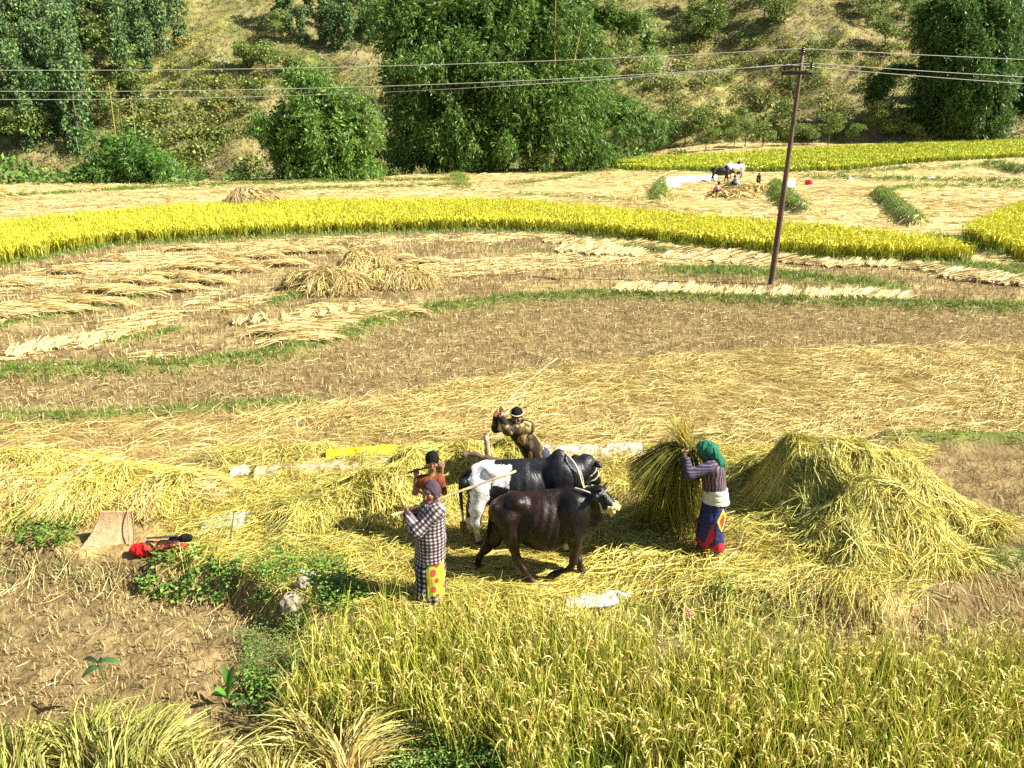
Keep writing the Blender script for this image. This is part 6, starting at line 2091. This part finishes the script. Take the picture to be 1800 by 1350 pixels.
GC, YC = (.16, .22, .05), (.62, .44, .12)
bamboo('rounded bright green bamboo clump standing alone left of the tall one', (565, 318), 2.5,
       [(560, 175, 70, 48, 0), (525, 215, 70, 50, -1), (600, 215, 60, 55, -1), (560, 255, 85, 50, -1.5), (620, 262, 48, 46, -1), (500, 270, 32, 40, 0), (590, 288, 75, 34, -1.5), (545, 145, 40, 24, 0), (480, 222, 26, 22, 0), (640, 290, 30, 26, 0), (525, 290, 30, 26, 0)],
       7000, (.30, .55), (.06, .10), [((560, 312), (540, 180), -.4, GC), ((585, 312), (620, 200), .4, GC), ((535, 312), (500, 240), -.3, GC)], seed=5, pal=[(.15, .28, .045), (.11, .21, .035), (.20, .34, .055), (.25, .38, .08), (.06, .13, .025)])
bamboo('huge dark bamboo clump rising out of the picture at the top centre', (860, 303), 6,
       [(720, 50, 75, 80, 0), (705, 140, 45, 75, -1), (800, 40, 95, 70, -2), (880, 30, 95, 75, -2), (960, 60, 85, 80, -2), (1010, 30, 70, 50, 0), (790, 130, 95, 80, -4), (880, 140, 95, 80, -4), (965, 165, 85, 75, -3), (1040, 200, 70, 45, -1), (1010, 120, 60, 60, -1),
        (740, 210, 70, 70, -3), (830, 225, 85, 65, -5), (930, 235, 85, 60, -5), (1010, 245, 60, 40, -3), (700, 265, 36, 40, -1), (780, 275, 70, 30, -4), (1085, 195, 48, 28, 0), (1130, 215, 34, 24, 0), (1060, 30, 55, 26, 0), (1110, 40, 36, 22, 0), (1138, 70, 16, 34, 0), (1060, 270, 40, 20, -2), (860, 280, 60, 22, -5), (700, 10, 50, 40, 0), (960, -10, 90, 50, 0), (840, -30, 110, 50, 0)],
       23000, (.32, .62), (.065, .115), [((840, 300), (760, 40), -1, GC), ((880, 300), (900, 20), .3, GC), ((930, 298), (1040, 60), 1.2, GC), ((970, 260), (977, -10), .1, YC), ((1004, 130), (1024, 40), .0, YC), ((760, 302), (700, 120), -.8, GC), ((820, 302), (800, 90), -.3, GC), ((1000, 292), (1120, 190), 1.2, GC), ((1010, 290), (1080, 230), .6, GC), ((700, 215), (660, 232), 0, (.3, .26, .18))], gap=.37, seed=15)
bamboo('tall very dark bamboo clump at the upper right behind the far rice field', (1680, 246), 4,
       [(1690, 40, 75, 60, -1), (1650, 110, 40, 90, 0), (1690, 140, 70, 80, -2), (1735, 80, 50, 90, -1), (1655, 200, 42, 44, -1), (1705, 212, 50, 36, -2), (1640, 40, 30, 50, 0), (1585, 122, 34, 9, 0), (1548, 140, 16, 10, 0), (1531, 168, 7, 20, 0), (1720, 0, 60, 40, 0)],
       13000, (.45, .8), (.09, .15), [((1680, 246), (1680, 60), .2, GC), ((1660, 246), (1630, 80), -.6, GC), ((1660, 240), (1560, 140), -1.2, GC)], gap=.34, seed=25, rod=.08, pal=[(.075, .15, .03), (.055, .11, .022), (.10, .19, .035), (.13, .22, .04)])
bamboo('dark bamboo clump cut off by the right picture edge', (1800, 246), 10,
       [(1800, 60, 60, 80, 0), (1790, 150, 45, 70, 0), (1840, 120, 60, 110, 0), (1770, 205, 22, 40, 0)], 6000, (.45, .8), (.09, .15), [((1800, 246), (1800, 60), .2, GC)], gap=.32, seed=29, rod=.08, pal=[(.05, .12, .025), (.04, .09, .02), (.065, .14, .03)])
bamboo('low bright green bush with tall dry culms sticking out at the left field edge', (235, 322), 1.5,
       [(225, 268, 42, 26, 0), (200, 285, 38, 28, 0), (260, 285, 46, 28, -1), (235, 300, 70, 20, -1), (190, 250, 20, 18, 0), (285, 300, 28, 18, 0)], 2400, (.28, .5), (.06, .10),
       [((212, 300), (191, 145), .0, YC), ((222, 290), (208, 190), -.2, (.4, .36, .2)), ((243, 285), (231, 170), .0, (.5, .42, .2))], seed=35, name='bush', rod=.045, pal=[(.10, .22, .035), (.08, .17, .03), (.14, .28, .045)])


# ------------------------------------------------------------------ the far hillside
def crown(bag, c, r, n, ls, pal, hang=.5, gap=.38, seed=1, fr=.5):
    d = unit(rng.normal(0, 1, (n, 3)))
    p = np.array(c) + d * np.array(r) * rng.uniform(.35, 1.05, (n, 1)) ** .5
    nz = fbm(p[:, 0] * fr, p[:, 1] * fr, p[:, 2] * fr, seed=seed, o=2)
    k = nz > gap + .08 * rng.random(n); p, d = p[k], d[k]; n = len(p)
    dv = unit(d * .6 + rng.normal(0, .5, (n, 3)) - np.array([0, 0, hang]))
    L = rng.uniform(*ls, n)
    bag.add(*leaves(p, dv, L, L * rng.uniform(.45, .75, n), pick(pal, n, .25) * (.7 + .6 * rng.random() * .5 + .3)))


P_VINE = [(.10, .18, .06), (.075, .14, .052), (.14, .23, .065), (.06, .105, .042), (.18, .26, .075)]
P_BROAD = [(.14, .21, .045), (.18, .24, .055), (.10, .16, .035), (.22, .25, .06)]
P_SHRUB = [(.18, .22, .05), (.22, .25, .06), (.13, .175, .042), (.27, .265, .07), (.10, .14, .038)]
P_GOLD = [(.38, .30, .06), (.30, .27, .06), (.22, .22, .06)]


def trunk_mesh(h, r, lean, parent, seed):
    rs = np.random.default_rng(seed)
    bg = Bag()
    pts = bez([(0, 0, -.6), (lean * .3, 0, h * .4), (lean, rs.normal(0, .2), h * .85)], 8)
    add_tube(bg, pts, np.linspace(r, r * .35, len(pts)), (.13, .10, .075), 6)
    for i in range(5):
        z = h * rs.uniform(.35, .8); a = rs.uniform(0, 2 * PI); l = h * rs.uniform(.12, .25)
        p0 = np.array([lean * z / h, 0, z])
        add_tube(bg, np.stack([p0, p0 + np.array([math.cos(a) * l * .6, math.sin(a) * l * .6, l * .3]), p0 + np.array([math.cos(a) * l, math.sin(a) * l, l * .8])]), np.array([r * .4, r * .28, r * .12]), (.12, .095, .07), 5)
    return bg.build('trunk', M_BARK, parent, True)


def proto_vine(seed):
    h = rng.uniform(9, 13); root = empty('vine_clad_tree')
    trunk_mesh(h, .22, rng.normal(0, .4), root, seed)
    b = Bag(); z = .8
    while z < h:
        r = rng.uniform(.75, 1.45) * (1.0 if z < h * .8 else .7)
        crown(b, (rng.normal(0, .35), rng.normal(0, .35), z), (r, r, r * 1.25), int(120 * r * r), (.35, .65), P_VINE, .9, .34, seed)
        z += r * .75
    for _ in range(rng.integers(2, 5)):
        a = rng.uniform(0, 2 * PI); zz = h * rng.uniform(.5, 1.0); r = rng.uniform(.8, 1.3)
        crown(b, (math.cos(a) * 1.3, math.sin(a) * 1.3, zz), (r * 1.2, r * 1.2, r), int(110 * r * r), (.35, .6), P_VINE, .7, .34, seed + 1)
    b.build('crown', M_FAR, root)
    return root


def proto_broad(seed, pal=P_BROAD, h=None):
    h = h or rng.uniform(6, 8.5); root = empty('broadleaf_tree')
    trunk_mesh(h, .18, rng.normal(0, .5), root, seed)
    b = Bag()
    for i in range(11):
        a = rng.uniform(0, 2 * PI); rr = rng.uniform(.3, 2.6); r = rng.uniform(.8, 1.5)
        crown(b, (math.cos(a) * rr, math.sin(a) * rr, h * rng.uniform(.5, 1.0) - rr * .25), (r * 1.4, r * 1.4, r * .65), int(130 * r * r), (.3, .55), pal, .35, .36, seed + i)
    b.build('crown', M_FAR, root)
    return root


def proto_shrub(seed, pal=P_SHRUB):
    b = Bag()
    for i in range(5):
        a = rng.uniform(0, 2 * PI); rr = rng.uniform(.0, 1.0); r = rng.uniform(.5, .95)
        crown(b, (math.cos(a) * rr, math.sin(a) * rr, r * .7), (r * 1.25, r * 1.25, r * .8), int(120 * r * r), (.22, .42), pal, .1, .33, seed + i, 1.0)
    return b.build('hill_shrub', M_FAR)


PROT = {'vine': [proto_vine(100 + i) for i in range(6)], 'broad': [proto_broad(200 + i) for i in range(5)], 'shrub': [proto_shrub(300 + i) for i in range(6)], 'gold': [proto_shrub(400 + i, P_GOLD) for i in range(2)], 'bush': [proto_shrub(500 + i, [(.10, .20, .035), (.07, .14, .03), (.14, .25, .05)]) for i in range(3)]}


def put(kind, px, py, sc, label, group, cat, p=None):
    p = hit(px, py)[0] if p is None else p
    src = random.choice(PROT[kind])
    o = src.copy(); COL.objects.link(o); o.name = src.name.split('.')[0]
    o.location = tuple(p - np.array([0, 0, .15])); o.rotation_euler = (0, 0, random.uniform(0, 2 * PI))
    k = sc * random.uniform(.85, 1.15); o.scale = (k, k, k * random.uniform(.9, 1.15))
    for ch in src.children:
        c = ch.copy(); COL.objects.link(c); c.parent = o; c.name = ch.name.split('.')[0]
    tag(o, label, cat, group)


def fill(kind, poly, n, sc, label, group, cat, mind=14):
    p = np.array(poly, float); got = []
    tries = 0
    while len(got) < n and tries < n * 60:
        tries += 1
        x, y = random.uniform(p[:, 0].min(), p[:, 0].max()), random.uniform(p[:, 1].min(), p[:, 1].max())
        if not inpoly(np.array([x]), np.array([y]), poly)[0]: continue
        if any(abs(x - a) < mind and abs(y - b) < mind * .8 for a, b in got): continue
        got.append((x, y))
    g = np.array(got)
    for (x, y), q in zip(got, hit(g[:, 0], g[:, 1])):
        put(kind, x, y, random.uniform(*sc), label, group, cat, q)


fill('vine', [(-60, -60), (330, -60), (310, 40), (330, 110), (260, 150), (215, 200), (190, 270), (130, 285), (60, 290), (-60, 270)], 74, (.8, 1.15), 'dark vine clad tree in the dense forest at the upper left of the hill', 'vine clad trees at the upper left', 'tree', 20)
fill('broad', [(-40, 60), (300, 60), (300, 170), (200, 260), (-40, 260)], 22, (.75, 1.1), 'mid green spreading tree among the vine clad trees at the upper left', 'spreading trees at the upper left', 'tree', 26)
fill('vine', [(470, -40), (670, -40), (660, 95), (600, 85), (560, 95), (480, 55)], 22, (.7, 1.0), 'dark vine clad tree on the hill left of the huge bamboo', 'vine clad trees left of the huge bamboo', 'tree', 18)
fill('broad', [(440, 60), (560, 80), (540, 150), (430, 150)], 6, (.6, .85), 'small spreading tree on the slope above the rounded bamboo clump', 'trees above the rounded bamboo', 'tree', 20)
fill('broad', [(1205, 20), (1290, 0), (1280, 85), (1215, 85)], 6, (.75, 1.0), 'dark tree in the small grove at the top right of centre', 'trees of the small grove', 'tree', 18)
fill('broad', [(1320, 10), (1410, 0), (1400, 55), (1330, 60)], 4, (.8, 1.0), 'pale feathery tree at the top of the hill right of the small grove', 'trees right of the small grove', 'tree', 20)
fill('broad', [(1500, -20), (1610, -20), (1600, 90), (1550, 90), (1510, 40)], 8, (.7, 1.0), 'dark tree on the hill left of the tall dark bamboo at the right', 'trees left of the right bamboo', 'tree', 18)
fill('shrub', [(170, 160), (330, 100), (460, 110), (470, 300), (290, 300), (200, 260)], 50, (1.0, 2.0), 'olive shrub on the dry slope left of the rounded bamboo', 'shrubs on the left slope', 'shrub', 16)
fill('shrub', [(1050, 60), (1600, 60), (1600, 240), (1340, 245), (1060, 270)], 80, (.9, 2.0), 'olive shrub on the dry slope right of the huge bamboo', 'shrubs on the right slope', 'shrub', 17)
fill('gold', [(700, 0), (1130, 60), (1560, 90), (1560, 220), (1300, 240), (1150, 180)], 12, (.9, 1.5), 'yellowing shrub on the right slope', 'yellowing shrubs on the right slope', 'shrub', 30)
fill('gold', [(260, 70), (480, 70), (460, 260), (270, 250)], 9, (.7, 1.3), 'yellowing shrub on the left slope', 'yellowing shrubs on the left slope', 'shrub', 26)
fill('broad', [(1170, 235), (1370, 225), (1380, 262), (1180, 262)], 8, (.5, .7), 'small rounded tree just behind the far rice field', 'small trees behind the far rice field', 'tree', 22)
for x, y, s_ in [(20, 322, 1.3), (60, 318, 1.2), (95, 322, 1.0), (135, 322, 1.1), (165, 320, 1.2), (320, 322, .9), (350, 318, .8), (420, 318, .8), (460, 312, .9), (690, 306, 1.0), (1075, 290, 1.2), (1100, 285, 1.1), (1130, 282, .9), (1190, 276, .8), (1045, 292, 1.3), (1010, 296, 1.0), (760, 304, .9), (930, 298, .8), (650, 310, 1.0), (1385, 257, 2.0), (1420, 256, 1.7), (1455, 255, 2.1), (1495, 253, 1.9), (1535, 252, 2.3), (1570, 250, 2.0), (1600, 249, 1.8), (1340, 259, 1.6), (1290, 262, 1.5), (1240, 266, 1.7)]:
    put('bush' if x < 1200 else 'broad', x, y, s_ * (1.1 if x < 1200 else .27), 'low green bush along the outer edge of the far fields', 'bushes along the field edge', 'shrub')
for v in PROT.values():
    for o in v:
        for ch in list(o.children): bpy.data.objects.remove(ch)
        bpy.data.objects.remove(o)


def scrub():
    n = 42000
    px = rng.uniform(-150, 1950, n); py = rng.uniform(-60, 318, n) 
    p = hit(px, py)
    k = (p[:, 1] > 117) & (fbm(p[:, 0] / 6, p[:, 1] / 6, seed=77) > .10 + .34 * rng.random(len(p)))
    p = p[k]; n = len(p)
    per = 14
    r = rng.uniform(.25, .9, n)
    i = np.repeat(np.arange(n), per)
    d = unit(rng.normal(0, 1, (n * per, 3))); d[:, 2] = np.abs(d[:, 2])
    q = p[i] + d * (r[i] * rng.uniform(.3, 1, n * per))[:, None] * np.array([1.2, 1.2, .8])
    tone = pick(P_SHRUB + [(.25, .21, .10), (.30, .25, .11), (.22, .18, .11), (.27, .25, .08)], n, .2)
    L = rng.uniform(.17, .34, n * per)
    V, Q, C = leaves(q, unit(d + rng.normal(0, .5, d.shape)), L, L * .55, np.clip(tone[i] * rng.uniform(.75, 1.25, (n * per, 1)), 0, 1))
    o = mesh_np('hillside_scrub', V, Q, C, M_FAR)
    tag(o, 'dry olive and tan scrub covering the far hillside', 'scrub', kind='stuff')


scrub()

# ------------------------------------------------------------------ light, sky, camera
EL, AZ = math.radians(41), math.radians(-9)             # height of the sun; to the right and a little on the camera's side
sd = Vector((math.cos(EL) * math.cos(AZ), math.cos(EL) * math.sin(AZ), math.sin(EL)))
L = bpy.data.lights.new('sun', 'SUN'); L.energy = 5.0; L.angle = math.radians(.55); L.color = (1, .95, .84)
lo = bpy.data.objects.new('sun', L); COL.objects.link(lo)
lo.rotation_euler = (-sd).to_track_quat('-Z', 'Y').to_euler()
w = bpy.data.worlds.new('World'); SC.world = w; w.use_nodes = True
nt = w.node_tree; nt.nodes.clear()
sky = nt.nodes.new('ShaderNodeTexSky'); sky.sky_type = 'NISHITA'; sky.sun_disc = False
sky.sun_elevation = EL; sky.sun_rotation = PI / 2 - AZ
bgn = nt.nodes.new('ShaderNodeBackground'); bgn.inputs['Strength'].default_value = .05
out = nt.nodes.new('ShaderNodeOutputWorld')
nt.links.new(sky.outputs[0], bgn.inputs['Color']); nt.links.new(bgn.outputs[0], out.inputs['Surface'])

cam = bpy.data.cameras.new('camera'); co = bpy.data.objects.new('camera', cam); COL.objects.link(co)
co.location = (0, 0, H); co.rotation_euler = (PI / 2 - PITCH, 0, 0)
cam.sensor_width = 36; cam.lens = 36 * F / 1800; cam.clip_start = .1; cam.clip_end = 2000
SC.camera = co
SC.view_settings.view_transform = 'Standard'; SC.view_settings.look = 'None'
SC.view_settings.exposure = 1.4; SC.view_settings.gamma = 1
SC.cycles.max_bounces = 6; SC.cycles.diffuse_bounces = 3; SC.cycles.transparent_max_bounces = 4
SC.cycles.use_denoising = False
SC.render.filter_size = 1.1
SC.cycles.sample_clamp_indirect = 2.0; SC.cycles.caustics_reflective = False; SC.cycles.caustics_refractive = False
